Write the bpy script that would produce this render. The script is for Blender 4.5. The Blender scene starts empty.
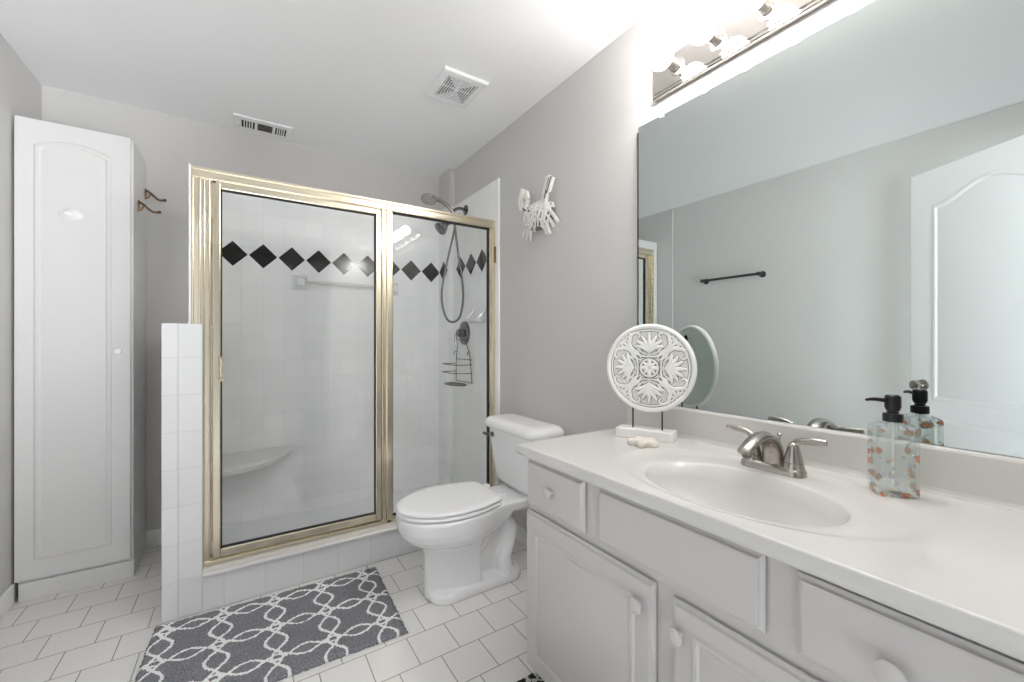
import bpy, bmesh, math, random
from math import pi, sin, cos, radians
from mathutils import Vector, Matrix
random.seed(7)
S = bpy.context.scene
COL = S.collection

# ------------------------------------------------------------------ camera, world, light, exposure
cam_d = bpy.data.cameras.new('camera')
cam_d.sensor_width = 36.0
cam_d.lens = 414.0 / 1024.0 * 36.0
cam_d.clip_start = 0.01
cam = bpy.data.objects.new('camera', cam_d)
cam.location = (0, 0, 1.15)
cam.rotation_euler = (radians(90), 0, radians(-33.0))
COL.objects.link(cam)
S.camera = cam

WORLD_DIM, WORLD_BRIGHT, WORLD_LEFT, WORLD_WIDE, WORLD_UPPER = 0.3, 13.5, 0.17, 0.28, 0.16
w = bpy.data.worlds.new('fill_world')
S.world = w
w.use_nodes = True
# added fill from the world: bright to both sides, dim where the glass reflects
nt = w.node_tree
bg = nt.nodes['Background']
bg.inputs[0].default_value = (0.93, 0.97, 1.0, 1)
tcw = nt.nodes.new('ShaderNodeTexCoord')
spw = nt.nodes.new('ShaderNodeSeparateXYZ')
nt.links.new(tcw.outputs['Generated'], spw.inputs[0])
cbw = nt.nodes.new('ShaderNodeCombineXYZ')
zsc = nt.nodes.new('ShaderNodeMath'); zsc.operation = 'MULTIPLY'; zsc.inputs[1].default_value = 0.42
nt.links.new(spw.outputs[2], zsc.inputs[0])
nt.links.new(spw.outputs[0], cbw.inputs[0]); nt.links.new(zsc.outputs[0], cbw.inputs[1])
abx = nt.nodes.new('ShaderNodeVectorMath'); abx.operation = 'DISTANCE'; abx.inputs[1].default_value = (0.075, 0.0, 0)
nt.links.new(cbw.outputs[0], abx.inputs[0])
mrw = nt.nodes.new('ShaderNodeMapRange'); mrw.interpolation_type = 'SMOOTHSTEP'
mrw.inputs['From Min'].default_value = 0.14; mrw.inputs['From Max'].default_value = 0.22
mrw.inputs['To Min'].default_value = WORLD_DIM; mrw.inputs['To Max'].default_value = WORLD_BRIGHT
nt.links.new(abx.outputs['Value'], mrw.inputs['Value'])
mrx = nt.nodes.new('ShaderNodeMapRange'); mrx.interpolation_type = 'SMOOTHSTEP'
mrx.inputs['From Min'].default_value = -0.35; mrx.inputs['From Max'].default_value = 0.35
mrx.inputs['To Min'].default_value = WORLD_LEFT; mrx.inputs['To Max'].default_value = 1.0
nt.links.new(spw.outputs[0], mrx.inputs['Value'])
mlw = nt.nodes.new('ShaderNodeMath'); mlw.operation = 'MULTIPLY'
nt.links.new(mrw.outputs[0], mlw.inputs[0]); nt.links.new(mrx.outputs[0], mlw.inputs[1])
mrz = nt.nodes.new('ShaderNodeMapRange'); mrz.interpolation_type = 'SMOOTHSTEP'
mrz.inputs['From Min'].default_value = 0.55; mrz.inputs['From Max'].default_value = 0.95
mrz.inputs['To Min'].default_value = 1.0; mrz.inputs['To Max'].default_value = WORLD_WIDE
nt.links.new(abx.outputs['Value'], mrz.inputs['Value'])
mlz = nt.nodes.new('ShaderNodeMath'); mlz.operation = 'MULTIPLY'
nt.links.new(mlw.outputs[0], mlz.inputs[0]); nt.links.new(mrz.outputs[0], mlz.inputs[1])
# added fill weighted to come from below, lifting the ceiling and back wall
mru = nt.nodes.new('ShaderNodeMapRange'); mru.interpolation_type = 'SMOOTHSTEP'
mru.inputs['From Min'].default_value = -0.20; mru.inputs['From Max'].default_value = 0.08
mru.inputs['To Min'].default_value = 1.0; mru.inputs['To Max'].default_value = WORLD_UPPER
nt.links.new(spw.outputs[2], mru.inputs['Value'])
mlu = nt.nodes.new('ShaderNodeMath'); mlu.operation = 'MULTIPLY'
nt.links.new(mlz.outputs[0], mlu.inputs[0]); nt.links.new(mru.outputs[0], mlu.inputs[1])
mrl = nt.nodes.new('ShaderNodeMapRange'); mrl.interpolation_type = 'SMOOTHSTEP'
mrl.inputs['From Min'].default_value = -0.60; mrl.inputs['From Max'].default_value = -0.34
mrl.inputs['To Min'].default_value = 0.12; mrl.inputs['To Max'].default_value = 1.0
nt.links.new(spw.outputs[2], mrl.inputs['Value'])
mll = nt.nodes.new('ShaderNodeMath'); mll.operation = 'MULTIPLY'
nt.links.new(mlu.outputs[0], mll.inputs[0]); nt.links.new(mrl.outputs[0], mll.inputs[1])
nt.links.new(mll.outputs[0], bg.inputs[1])
S.cycles.max_bounces = 16
S.cycles.diffuse_bounces = 8
S.cycles.glossy_bounces = 6
S.cycles.transparent_max_bounces = 16
pd = bpy.data.lights.new('doorway_portal', 'AREA')
pd.shape = 'RECTANGLE'; pd.size = 1.63; pd.size_y = 2.06
pd.cycles.is_portal = True
po = bpy.data.objects.new('doorway_portal', pd)
po.location = (-0.065, -0.135, 1.03); po.rotation_euler = (radians(90), 0, pi)
COL.objects.link(po)

BULB_STRENGTH = 44.0
S.view_settings.view_transform = 'Standard'
S.view_settings.look = 'None'
S.view_settings.gamma = 1.0
S.view_settings.use_curve_mapping = False
S.view_settings.exposure = 0.37

# ------------------------------------------------------------------ room measurements (metres)
XR = 1.335      # mirror wall
XL = -0.85      # left wall beside the cabinet
XL2 = -0.860     # left wall near the door
YB = 3.04       # back wall
YF = -0.14      # outer face of the front wall with its widened doorway
ZC = 2.44
YS = 2.19       # front of shower curb
YG = 2.26       # shower door plane

# ------------------------------------------------------------------ materials
def lin(c):
    return tuple(((v / 255) / 12.92 if v / 255 <= 0.04045 else (((v / 255) + 0.055) / 1.055) ** 2.4) for v in c)

def base_mat(name, rgb, rough=0.5, metal=0.0, spec=0.5, coat=0.0, noise=0.0, nscale=6.0, bump=0.0, bscale=200.0):
    m = bpy.data.materials.new(name)
    m.use_nodes = True
    nt = m.node_tree
    b = nt.nodes['Principled BSDF']
    c = lin(rgb)
    b.inputs['Base Color'].default_value = (*c, 1)
    b.inputs['Roughness'].default_value = rough
    b.inputs['Metallic'].default_value = metal
    b.inputs['Specular IOR Level'].default_value = spec
    b.inputs['Coat Weight'].default_value = coat
    tc = nt.nodes.new('ShaderNodeTexCoord')
    n = nt.nodes.new('ShaderNodeTexNoise')
    n.inputs['Scale'].default_value = nscale
    n.inputs['Detail'].default_value = 4
    nt.links.new(tc.outputs['Object'], n.inputs['Vector'])
    if noise > 0:
        mr = nt.nodes.new('ShaderNodeMapRange')
        mr.inputs['To Min'].default_value = 1 - noise
        mr.inputs['To Max'].default_value = 1 + noise
        nt.links.new(n.outputs['Fac'], mr.inputs['Value'])
        mx = nt.nodes.new('ShaderNodeVectorMath')
        mx.operation = 'SCALE'
        mx.inputs[0].default_value = c
        nt.links.new(mr.outputs['Result'], mx.inputs['Scale'])
        nt.links.new(mx.outputs[0], b.inputs['Base Color'])
    if bump > 0:
        n2 = nt.nodes.new('ShaderNodeTexNoise')
        n2.inputs['Scale'].default_value = bscale
        nt.links.new(tc.outputs['Object'], n2.inputs['Vector'])
        bp = nt.nodes.new('ShaderNodeBump')
        bp.inputs['Strength'].default_value = bump
        bp.inputs['Distance'].default_value = 0.002
        nt.links.new(n2.outputs['Fac'], bp.inputs['Height'])
        nt.links.new(bp.outputs['Normal'], b.inputs['Normal'])
    return m

def tile_mat(name, axes, pitch, off, grout_w, rgb, grout, rough=0.15, stagger=0.0, tone=0.02):
    """grid of glazed tiles laid in object space; axes picks the two coordinates"""
    m = bpy.data.materials.new(name)
    m.use_nodes = True
    nt = m.node_tree
    b = nt.nodes['Principled BSDF']
    b.inputs['Roughness'].default_value = rough
    tc = nt.nodes.new('ShaderNodeTexCoord')
    sp = nt.nodes.new('ShaderNodeSeparateXYZ')
    nt.links.new(tc.outputs['Object'], sp.inputs[0])
    cb = nt.nodes.new('ShaderNodeCombineXYZ')
    for i, a in enumerate(axes):
        ad = nt.nodes.new('ShaderNodeMath')
        ad.operation = 'SUBTRACT'
        nt.links.new(sp.outputs[a], ad.inputs[0])
        ad.inputs[1].default_value = off[i] - 100 * pitch[i]
        nt.links.new(ad.outputs[0], cb.inputs[i])
    br = nt.nodes.new('ShaderNodeTexBrick')
    br.offset = stagger
    br.offset_frequency = 2
    br.squash = 1.0
    br.inputs['Scale'].default_value = 1.0
    br.inputs['Brick Width'].default_value = pitch[0]
    br.inputs['Row Height'].default_value = pitch[1]
    br.inputs['Mortar Size'].default_value = grout_w
    br.inputs['Mortar Smooth'].default_value = 0.3
    br.inputs['Bias'].default_value = 0.0
    c = lin(rgb)
    br.inputs['Color1'].default_value = (*[v * (1 - tone) for v in c], 1)
    br.inputs['Color2'].default_value = (*[min(1, v * (1 + tone)) for v in c], 1)
    br.inputs['Mortar'].default_value = (*lin(grout), 1)
    nt.links.new(cb.outputs[0], br.inputs['Vector'])
    nt.links.new(br.outputs['Color'], b.inputs['Base Color'])
    bp = nt.nodes.new('ShaderNodeBump')
    bp.invert = True
    bp.inputs['Strength'].default_value = 0.5
    bp.inputs['Distance'].default_value = 0.002
    nt.links.new(br.outputs['Fac'], bp.inputs['Height'])
    nt.links.new(bp.outputs['Normal'], b.inputs['Normal'])
    return m

def glass_mat(name, tint, f0=0.04, rough=0.0):
    """thin pane: clear transmission plus an angle dependent mirror reflection"""
    m = bpy.data.materials.new(name)
    m.use_nodes = True
    nt = m.node_tree
    nt.nodes.remove(nt.nodes['Principled BSDF'])
    out = nt.nodes['Material Output']
    g = nt.nodes.new('ShaderNodeNewGeometry')
    dt = nt.nodes.new('ShaderNodeVectorMath'); dt.operation = 'DOT_PRODUCT'
    nt.links.new(g.outputs['Incoming'], dt.inputs[0]); nt.links.new(g.outputs['Normal'], dt.inputs[1])
    ab = nt.nodes.new('ShaderNodeMath'); ab.operation = 'ABSOLUTE'
    nt.links.new(dt.outputs['Value'], ab.inputs[0])
    om = nt.nodes.new('ShaderNodeMath'); om.operation = 'SUBTRACT'; om.inputs[0].default_value = 1.0
    nt.links.new(ab.outputs[0], om.inputs[1])
    pw = nt.nodes.new('ShaderNodeMath'); pw.operation = 'POWER'; pw.inputs[1].default_value = 5.0
    nt.links.new(om.outputs[0], pw.inputs[0])
    ma = nt.nodes.new('ShaderNodeMath'); ma.operation = 'MULTIPLY_ADD'
    ma.inputs[1].default_value = 1 - f0; ma.inputs[2].default_value = f0
    nt.links.new(pw.outputs[0], ma.inputs[0])
    tr = nt.nodes.new('ShaderNodeBsdfTransparent'); tr.inputs[0].default_value = (*tint, 1)
    gl = nt.nodes.new('ShaderNodeBsdfGlossy'); gl.inputs['Roughness'].default_value = rough
    mx = nt.nodes.new('ShaderNodeMixShader')
    nt.links.new(ma.outputs[0], mx.inputs[0]); nt.links.new(tr.outputs[0], mx.inputs[1]); nt.links.new(gl.outputs[0], mx.inputs[2])
    nt.links.new(mx.outputs[0], out.inputs['Surface'])
    return m

def emit_mat(name, rgb, strength):
    m = bpy.data.materials.new(name)
    m.use_nodes = True
    b = m.node_tree.nodes['Principled BSDF']
    b.inputs['Base Color'].default_value = (0.9, 0.9, 0.9, 1)
    b.inputs['Emission Color'].default_value = (*rgb, 1)
    b.inputs['Emission Strength'].default_value = strength
    return m

M = {}
M['wall'] = base_mat('grey_wall_paint', (202, 200, 198), 0.65, noise=0.012, nscale=2.0, bump=0.05, bscale=260)
M['ceiling'] = base_mat('ceiling_paint', (243, 243, 244), 0.8, noise=0.01, nscale=2.0)
M['trim'] = base_mat('white_trim_paint', (232, 231, 228), 0.4, noise=0.02, nscale=9)
M['white_paint'] = base_mat('white_cabinet_paint', (216, 215, 214), 0.35, noise=0.012, nscale=7)
M['vanity_paint'] = base_mat('vanity_white_paint', (202, 199, 197), 0.38, noise=0.015, nscale=7)
M['door_paint'] = base_mat('white_door_paint', (246, 247, 249), 0.4, noise=0.008, nscale=5)
M['floor'] = tile_mat('floor_tile', (0, 1), (0.1545, 0.1552), (0.607, 1.10), 0.0022, (230, 228, 226), (164, 159, 154), 0.25, 0.5, 0.02)
M['tile6_front'] = tile_mat('six_inch_tile', (0, 2), (0.155, 0.1545), (0.085, 0.0), 0.0016, (218, 218, 219), (206, 205, 204), 0.12)
M['tile6_side'] = tile_mat('six_inch_tile_side', (1, 2), (0.155, 0.1545), (0.03, 0.0), 0.0016, (218, 218, 219), (206, 205, 204), 0.12)
M['tile4_back'] = tile_mat('small_tile_back', (0, 2), (0.1145, 0.1145), (0.107, 1.487), 0.0014, (245, 246, 247), (236, 236, 236), 0.2)
M['tile4_side'] = tile_mat('small_tile_side', (1, 2), (0.1145, 0.1145), (0.03, 1.487), 0.0014, (245, 246, 245), (236, 236, 236), 0.2)
M['black_tile'] = base_mat('black_accent_tile', (22, 24, 30), 0.12, noise=0.1, nscale=12)
M['shower_pan'] = base_mat('shower_pan', (232, 233, 234), 0.3, noise=0.01)
M['gold'] = base_mat('pale_brass', (226, 216, 194), 0.22, 1.0, noise=0.04, nscale=8)
M['gold_dark'] = base_mat('aged_brass', (150, 118, 78), 0.3, 1.0, noise=0.15, nscale=40)
M['gasket'] = base_mat('dark_gasket', (38, 36, 33), 0.6, noise=0.05)
M['glass'] = glass_mat('shower_glass', (0.996, 1.0, 0.998), 0.035)
M['marble'] = base_mat('cultured_marble', (213, 211, 208), 0.18, noise=0.012, nscale=5, coat=0.2)
M['seat_stone'] = base_mat('seat_stone', (212, 211, 207), 0.3, noise=0.02)
M['ceramic'] = base_mat('white_ceramic', (238, 238, 239), 0.08, noise=0.004, coat=0.4)
M['plastic'] = base_mat('white_plastic', (240, 240, 241), 0.2, noise=0.004)
M['dark_plastic'] = base_mat('black_plastic', (14, 14, 15), 0.3, noise=0.05)
M['void_shade'] = base_mat('duct_shadow', (30, 27, 26), 0.9, noise=0.1, nscale=30)  # dark colour stands in for the shade inside the vent openings
M['nickel'] = base_mat('brushed_nickel', (178, 172, 166), 0.26, 1.0, noise=0.03, nscale=60)
M['chrome'] = base_mat('chrome', (122, 122, 124), 0.16, 1.0, noise=0.01)
M['dark_nickel'] = base_mat('dark_nickel', (96, 94, 92), 0.3, 1.0, noise=0.05)
M['polished'] = base_mat('polished_nickel_plate', (196, 191, 186), 0.045, 1.0, noise=0.02, nscale=4)
M['mirror'] = base_mat('mirror_silver', (207, 214, 212), 0.0, 1.0)
M['bulb'] = emit_mat('lit_bulb', (1.0, 0.975, 0.945), BULB_STRENGTH)
M['bulb_neck'] = base_mat('bulb_base', (225, 222, 216), 0.3)
M['carved'] = base_mat('whitewashed_wood', (240, 239, 236), 0.55, noise=0.02, nscale=30)
M['carved_field'] = base_mat('whitewashed_recess', (226, 224, 220), 0.7, noise=0.08, nscale=70)
M['scroll_outline'] = base_mat('grey_scroll_outline', (104, 99, 94), 0.8, noise=0.25, nscale=60)
M['driftwood'] = base_mat('whitewashed_driftwood', (236, 233, 229), 0.65, noise=0.14, nscale=70)
M['driftwood_grey'] = base_mat('weathered_driftwood', (128, 121, 115), 0.8, noise=0.3, nscale=60)
M['star'] = base_mat('pale_resin', (226, 218, 208), 0.5, noise=0.05, nscale=40)
M['backing'] = base_mat('pale_green_backing', (240, 245, 242), 0.4, noise=0.02)
M['black_iron'] = base_mat('black_iron', (18, 17, 16), 0.45, 0.3, noise=0.1)
M['hook_brass'] = base_mat('antique_brass', (122, 98, 76), 0.3, 1.0, noise=0.2, nscale=50)

def soap_glass():
    '''clear thin glass with a faint milky body and printed roses and leaves'''
    m = glass_mat('floral_printed_glass', (0.965, 0.985, 0.975), 0.085)
    nt = m.node_tree
    out = nt.nodes['Material Output']
    clear = out.inputs['Surface'].links[0].from_socket
    tc = nt.nodes.new('ShaderNodeTexCoord')
    nz = nt.nodes.new('ShaderNodeTexNoise'); nz.inputs['Scale'].default_value = 160; nz.inputs['Detail'].default_value = 3
    nt.links.new(tc.outputs['Object'], nz.inputs['Vector'])
    def mt(op, a, b):
        n = nt.nodes.new('ShaderNodeMath'); n.operation = op
        for i, v in enumerate((a, b)):
            if isinstance(v, (int, float)): n.inputs[i].default_value = v
            else: nt.links.new(v, n.inputs[i])
        return n.outputs[0]
    def vor(scale, seed):
        mp = nt.nodes.new('ShaderNodeMapping'); mp.inputs['Location'].default_value = (seed, seed * 2, seed * 3)
        nt.links.new(tc.outputs['Object'], mp.inputs['Vector'])
        v = nt.nodes.new('ShaderNodeTexVoronoi'); v.inputs['Scale'].default_value = scale
        nt.links.new(mp.outputs[0], v.inputs['Vector'])
        sep = nt.nodes.new('ShaderNodeSeparateColor'); nt.links.new(v.outputs['Color'], sep.inputs[0])
        return v.outputs['Distance'], sep.outputs[0]
    def over(base, fac, rgb):
        d = nt.nodes.new('ShaderNodeBsdfDiffuse'); d.inputs[0].default_value = (*lin(rgb), 1)
        mx = nt.nodes.new('ShaderNodeMixShader')
        if isinstance(fac, (int, float)): mx.inputs[0].default_value = fac
        else: nt.links.new(fac, mx.inputs[0])
        nt.links.new(base, mx.inputs[1]); nt.links.new(d.outputs[0], mx.inputs[2])
        return mx.outputs[0]
    n = nz.outputs['Fac']
    sh = over(clear, 0.06, (236, 238, 238))
    d, r = vor(44, 0.37)
    keep = mt('GREATER_THAN', r, 0.60)
    wob = mt('ADD', d, mt('MULTIPLY', mt('SUBTRACT', n, 0.5), 0.9))
    leaf = mt('MULTIPLY', mt('MULTIPLY', mt('LESS_THAN', wob, 0.46), mt('GREATER_THAN', n, 0.52)), keep)
    sh = over(sh, mt('MULTIPLY', leaf, 0.55), (140, 158, 118))
    d2, r2 = vor(60, 0.11)
    blue = mt('MULTIPLY', mt('LESS_THAN', d2, 0.34), mt('GREATER_THAN', r2, 0.72))
    sh = over(sh, mt('MULTIPLY', blue, 0.35), (196, 200, 224))
    rose = mt('MULTIPLY', mt('LESS_THAN', wob, 0.27), keep)
    sh = over(sh, mt('MULTIPLY', rose, 0.75), (222, 164, 140))
    core = mt('MULTIPLY', mt('MULTIPLY', mt('LESS_THAN', wob, 0.24), mt('LESS_THAN', n, 0.47)), keep)
    sh = over(sh, mt('MULTIPLY', core, 0.8), (196, 110, 84))
    nt.links.new(sh, out.inputs['Surface'])
    return m
M['soap_glass'] = soap_glass()

def rug_mat(name, ground, line, x0, y0, px, py, ax, ay, half):
    """trellis of paired waves crossing between rows and columns, in object space"""
    m = bpy.data.materials.new(name)
    m.use_nodes = True
    nt = m.node_tree
    b = nt.nodes['Principled BSDF']
    b.inputs['Roughness'].default_value = 0.95
    b.inputs['Specular IOR Level'].default_value = 0.1
    def mt(op, a, bb=None, c=None):
        n = nt.nodes.new('ShaderNodeMath'); n.operation = op
        for i, v in enumerate((a, bb, c)):
            if v is None: continue
            if isinstance(v, (int, float)): n.inputs[i].default_value = v
            else: nt.links.new(v, n.inputs[i])
        return n.outputs[0]
    tc = nt.nodes.new('ShaderNodeTexCoord')
    nz = nt.nodes.new('ShaderNodeTexNoise'); nz.inputs['Scale'].default_value = 110; nz.inputs['Detail'].default_value = 2
    nt.links.new(tc.outputs['Object'], nz.inputs['Vector'])
    jit = nt.nodes.new('ShaderNodeVectorMath'); jit.operation = 'MULTIPLY_ADD'
    nt.links.new(nz.outputs['Color'], jit.inputs[0]); jit.inputs[1].default_value = (0.012, 0.012, 0); jit.inputs[2].default_value = (-0.006, -0.006, 0)
    ad = nt.nodes.new('ShaderNodeVectorMath'); ad.operation = 'ADD'
    nt.links.new(tc.outputs['Object'], ad.inputs[0]); nt.links.new(jit.outputs[0], ad.inputs[1])
    sp = nt.nodes.new('ShaderNodeSeparateXYZ'); nt.links.new(ad.outputs[0], sp.inputs[0])
    X, Y = sp.outputs[0], sp.outputs[1]
    def family(u, v, u0, v0, pu, pv, amp):
        # strands run along u, rows centred at v0 + k*pv, lenses centred between columns (u0 + k*pu)
        t = mt('DIVIDE', mt('SUBTRACT', u, u0 + pu / 2), pu)
        f = mt('ADD', mt('COSINE', mt('MULTIPLY', t, 2 * pi)), 0.33)
        f = mt('MULTIPLY', f, amp / 1.33)
        r = mt('SUBTRACT', v, v0)
        r = mt('SUBTRACT', r, mt('MULTIPLY', mt('ROUND', mt('DIVIDE', r, pv)), pv))
        slope = mt('MULTIPLY', mt('SINE', mt('MULTIPLY', t, 2 * pi)), amp / 1.33 * 2 * pi / pu)
        nrm = mt('SQRT', mt('ADD', mt('MULTIPLY', slope, slope), 1.0))
        d1 = mt('ABSOLUTE', mt('SUBTRACT', r, f)); d2 = mt('ABSOLUTE', mt('ADD', r, f))
        return mt('DIVIDE', mt('MINIMUM', d1, d2), nrm)
    d = mt('MINIMUM', family(X, Y, x0, y0, px, py, ax), family(Y, X, y0, x0, py, px, ay))
    msk = mt('LESS_THAN', d, half)
    n2 = nt.nodes.new('ShaderNodeTexNoise'); n2.inputs['Scale'].default_value = 240; n2.inputs['Detail'].default_value = 3
    nt.links.new(tc.outputs['Object'], n2.inputs['Vector'])
    mr = nt.nodes.new('ShaderNodeMapRange'); mr.inputs['From Min'].default_value = 0.3; mr.inputs['From Max'].default_value = 0.7
    mr.inputs['To Min'].default_value = 0.55; mr.inputs['To Max'].default_value = 1.5
    nt.links.new(n2.outputs['Fac'], mr.inputs['Value'])
    gs = nt.nodes.new('ShaderNodeVectorMath'); gs.operation = 'SCALE'; gs.inputs[0].default_value = lin(ground)
    nt.links.new(mr.outputs[0], gs.inputs['Scale'])
    mx = nt.nodes.new('ShaderNodeMix'); mx.data_type = 'RGBA'
    nt.links.new(msk, mx.inputs['Factor']); nt.links.new(gs.outputs[0], mx.inputs['A'])
    mx.inputs['B'].default_value = (*lin(line), 1)
    nt.links.new(mx.outputs['Result'], b.inputs['Base Color'])
    bp = nt.nodes.new('ShaderNodeBump'); bp.inputs['Strength'].default_value = 0.8; bp.inputs['Distance'].default_value = 0.006
    nt.links.new(n2.outputs['Fac'], bp.inputs['Height']); nt.links.new(bp.outputs['Normal'], b.inputs['Normal'])
    return m

# ------------------------------------------------------------------ mesh helpers
WORLD = {}
def wpos(o):
    return WORLD.get(o.name, Vector((0, 0, 0)))

def thing(name, label, cat, loc=(0, 0, 0), rotz=0.0, group=None, kind=None):
    o = bpy.data.objects.new(name, None)
    o.empty_display_size = 0.05
    COL.objects.link(o)
    o.location = loc
    o.rotation_euler = (0, 0, rotz)
    if kind: o['kind'] = kind
    else:
        o['label'] = label; o['category'] = cat
    if group: o['group'] = group
    WORLD[o.name] = Vector(loc)
    return o

def mk(name, bm, mats, parent=None, smooth=False, bevel=0.0, seg=2, sharp=35, label=None, local=False, origin=None, subsurf=0):
    """link a bmesh as one object; geometry is given in room space unless local"""
    me = bpy.data.meshes.new(name)
    off = Vector((0, 0, 0))
    if not local:
        off = wpos(parent) if parent else Vector(origin or (0, 0, 0))
        bmesh.ops.translate(bm, verts=bm.verts, vec=-off)
    bmesh.ops.recalc_face_normals(bm, faces=bm.faces)
    bm.to_mesh(me); bm.free()
    if not isinstance(mats, (list, tuple)): mats = [mats]
    for m in mats: me.materials.append(M[m] if isinstance(m, str) else m)
    if smooth:
        me.polygons.foreach_set('use_smooth', [True] * len(me.polygons))
        if sharp < 180: me.set_sharp_from_angle(angle=radians(sharp))
    o = bpy.data.objects.new(name, me)
    COL.objects.link(o)
    if parent: o.parent = parent
    elif origin: o.location = origin
    WORLD[o.name] = off
    if bevel > 0:
        md = o.modifiers.new('soft_edges', 'BEVEL')
        md.width = bevel; md.segments = seg; md.limit_method = 'ANGLE'; md.angle_limit = radians(40)
    if subsurf:
        md = o.modifiers.new('smooth', 'SUBSURF'); md.levels = subsurf; md.render_levels = subsurf
    if label: o['label'] = label
    return o

def tag(o, label, cat, group=None):
    o['label'] = label; o['category'] = cat
    if group: o['group'] = group
    return o

def struct(name, bm, mats, **k):
    o = mk(name, bm, mats, **k)
    o['kind'] = 'structure'
    return o

def box(bm, x0, x1, y0, y1, z0, z1, mi=0):
    vs = [bm.verts.new(p) for p in ((x0, y0, z0), (x1, y0, z0), (x1, y1, z0), (x0, y1, z0), (x0, y0, z1), (x1, y0, z1), (x1, y1, z1), (x0, y1, z1))]
    for f in ((3, 2, 1, 0), (4, 5, 6, 7), (0, 1, 5, 4), (1, 2, 6, 5), (2, 3, 7, 6), (3, 0, 4, 7)):
        fc = bm.faces.new([vs[i] for i in f]); fc.material_index = mi
    return vs

def B(*a):
    bm = bmesh.new()
    for q in a: box(bm, *q)
    return bm

def loft(bm, rings, cap0=True, cap1=True, closed=True, mi=0):
    R = [[bm.verts.new(p) for p in r] for r in rings]
    n = len(R[0])
    for i in range(len(R) - 1):
        for j in range(n if closed else n - 1):
            f = bm.faces.new((R[i][j], R[i][(j + 1) % n], R[i + 1][(j + 1) % n], R[i + 1][j])); f.material_index = mi
    if cap0: bm.faces.new(R[0][::-1]).material_index = mi
    if cap1: bm.faces.new(R[-1]).material_index = mi
    return R

def smooth_path(pts, n=8):
    P = [Vector(p) for p in pts]
    out = []
    for i in range(len(P) - 1):
        p0 = P[max(i - 1, 0)]; p1 = P[i]; p2 = P[i + 1]; p3 = P[min(i + 2, len(P) - 1)]
        for k in range(n):
            t = k / n
            out.append(0.5 * ((2 * p1) + (-p0 + p2) * t + (2 * p0 - 5 * p1 + 4 * p2 - p3) * t * t + (-p0 + 3 * p1 - 3 * p2 + p3) * t ** 3))
    out.append(P[-1])
    return out

def tube(bm, pts, r, n=10, flat=1.0, up=None, closed=False, mi=0):
    """sweep a circle (or an ellipse: flat) along pts; r a number or a list"""
    P = [Vector(p) for p in pts]
    rr = r if isinstance(r, (list, tuple)) else [r] * len(P)
    if len(rr) != len(P):
        rr = [rr[min(int(i / (len(P) - 1) * (len(rr) - 1)), len(rr) - 2)] * (1 - (i / (len(P) - 1) * (len(rr) - 1) - min(int(i / (len(P) - 1) * (len(rr) - 1)), len(rr) - 2)))
              + rr[min(int(i / (len(P) - 1) * (len(rr) - 1)), len(rr) - 2) + 1] * (i / (len(P) - 1) * (len(rr) - 1) - min(int(i / (len(P) - 1) * (len(rr) - 1)), len(rr) - 2)) for i in range(len(P))]
    rings = []
    u = None
    m = len(P)
    for i in range(m):
        if closed: t = P[(i + 1) % m] - P[i - 1]
        else: t = P[min(i + 1, m - 1)] - P[max(i - 1, 0)]
        t.normalize()
        if u is None:
            a = Vector(up) if up else (Vector((0, 0, 1)) if abs(t.z) < 0.9 else Vector((1, 0, 0)))
            u = (a - t * a.dot(t)).normalized()
        else:
            u = (u - t * u.dot(t)).normalized()
        v = t.cross(u)
        rings.append([P[i] + u * (rr[i] * flat * cos(2 * pi * k / n)) + v * (rr[i] * sin(2 * pi * k / n)) for k in range(n)])
    if closed:
        rings.append(rings[0])
        R = [[bm.verts.new(p) for p in rg] for rg in rings[:-1]]
        for i in range(m):
            for j in range(n):
                bm.faces.new((R[i][j], R[i][(j + 1) % n], R[(i + 1) % m][(j + 1) % n], R[(i + 1) % m][j])).material_index = mi
    else:
        loft(bm, rings, mi=mi)

def frame_from(axis):
    t = Vector(axis).normalized()
    a = Vector((0, 0, 1)) if abs(t.z) < 0.9 else Vector((1, 0, 0))
    u = (a - t * a.dot(t)).normalized()
    return t, u, t.cross(u)

def lathe(bm, origin, axis, prof, n=24, mi=0, sx=1.0, sy=1.0):
    """prof: (distance along axis, radius) pairs"""
    t, u, v = frame_from(axis)
    o = Vector(origin)
    rings = [[o + t * h + u * (r * sx * cos(2 * pi * k / n)) + v * (r * sy * sin(2 * pi * k / n)) for k in range(n)] for h, r in prof]
    loft(bm, rings, mi=mi)

def cyl(bm, p0, p1, r0, r1=None, n=16, mi=0):
    p0 = Vector(p0); p1 = Vector(p1)
    lathe(bm, p0, p1 - p0, [(0, r0), ((p1 - p0).length, r0 if r1 is None else r1)], n, mi)

def ball(bm, c, rx, ry=None, rz=None, n=20, m=12, mi=0):
    ry = rx if ry is None else ry; rz = rx if rz is None else rz
    c = Vector(c)
    rings = []
    for i in range(1, m):
        a = pi * i / m
        rings.append([c + Vector((rx * sin(a) * cos(2 * pi * k / n), ry * sin(a) * sin(2 * pi * k / n), -rz * cos(a))) for k in range(n)])
    R = loft(bm, rings, False, False, mi=mi)
    lo = bm.verts.new(c - Vector((0, 0, rz))); hi = bm.verts.new(c + Vector((0, 0, rz)))
    for k in range(n):
        bm.faces.new((lo, R[0][(k + 1) % n], R[0][k])).material_index = mi
        bm.faces.new((hi, R[-1][k], R[-1][(k + 1) % n])).material_index = mi

def rrect(cx, cy, hx, hy, r, n=5):
    out = []
    for qx, qy, a0 in ((1, 1, 0), (-1, 1, pi / 2), (-1, -1, pi), (1, -1, 1.5 * pi)):
        for k in range(n + 1):
            a = a0 + k / n * pi / 2
            out.append((cx + qx * (hx - r) + r * cos(a), cy + qy * (hy - r) + r * sin(a)))
    return out

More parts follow.
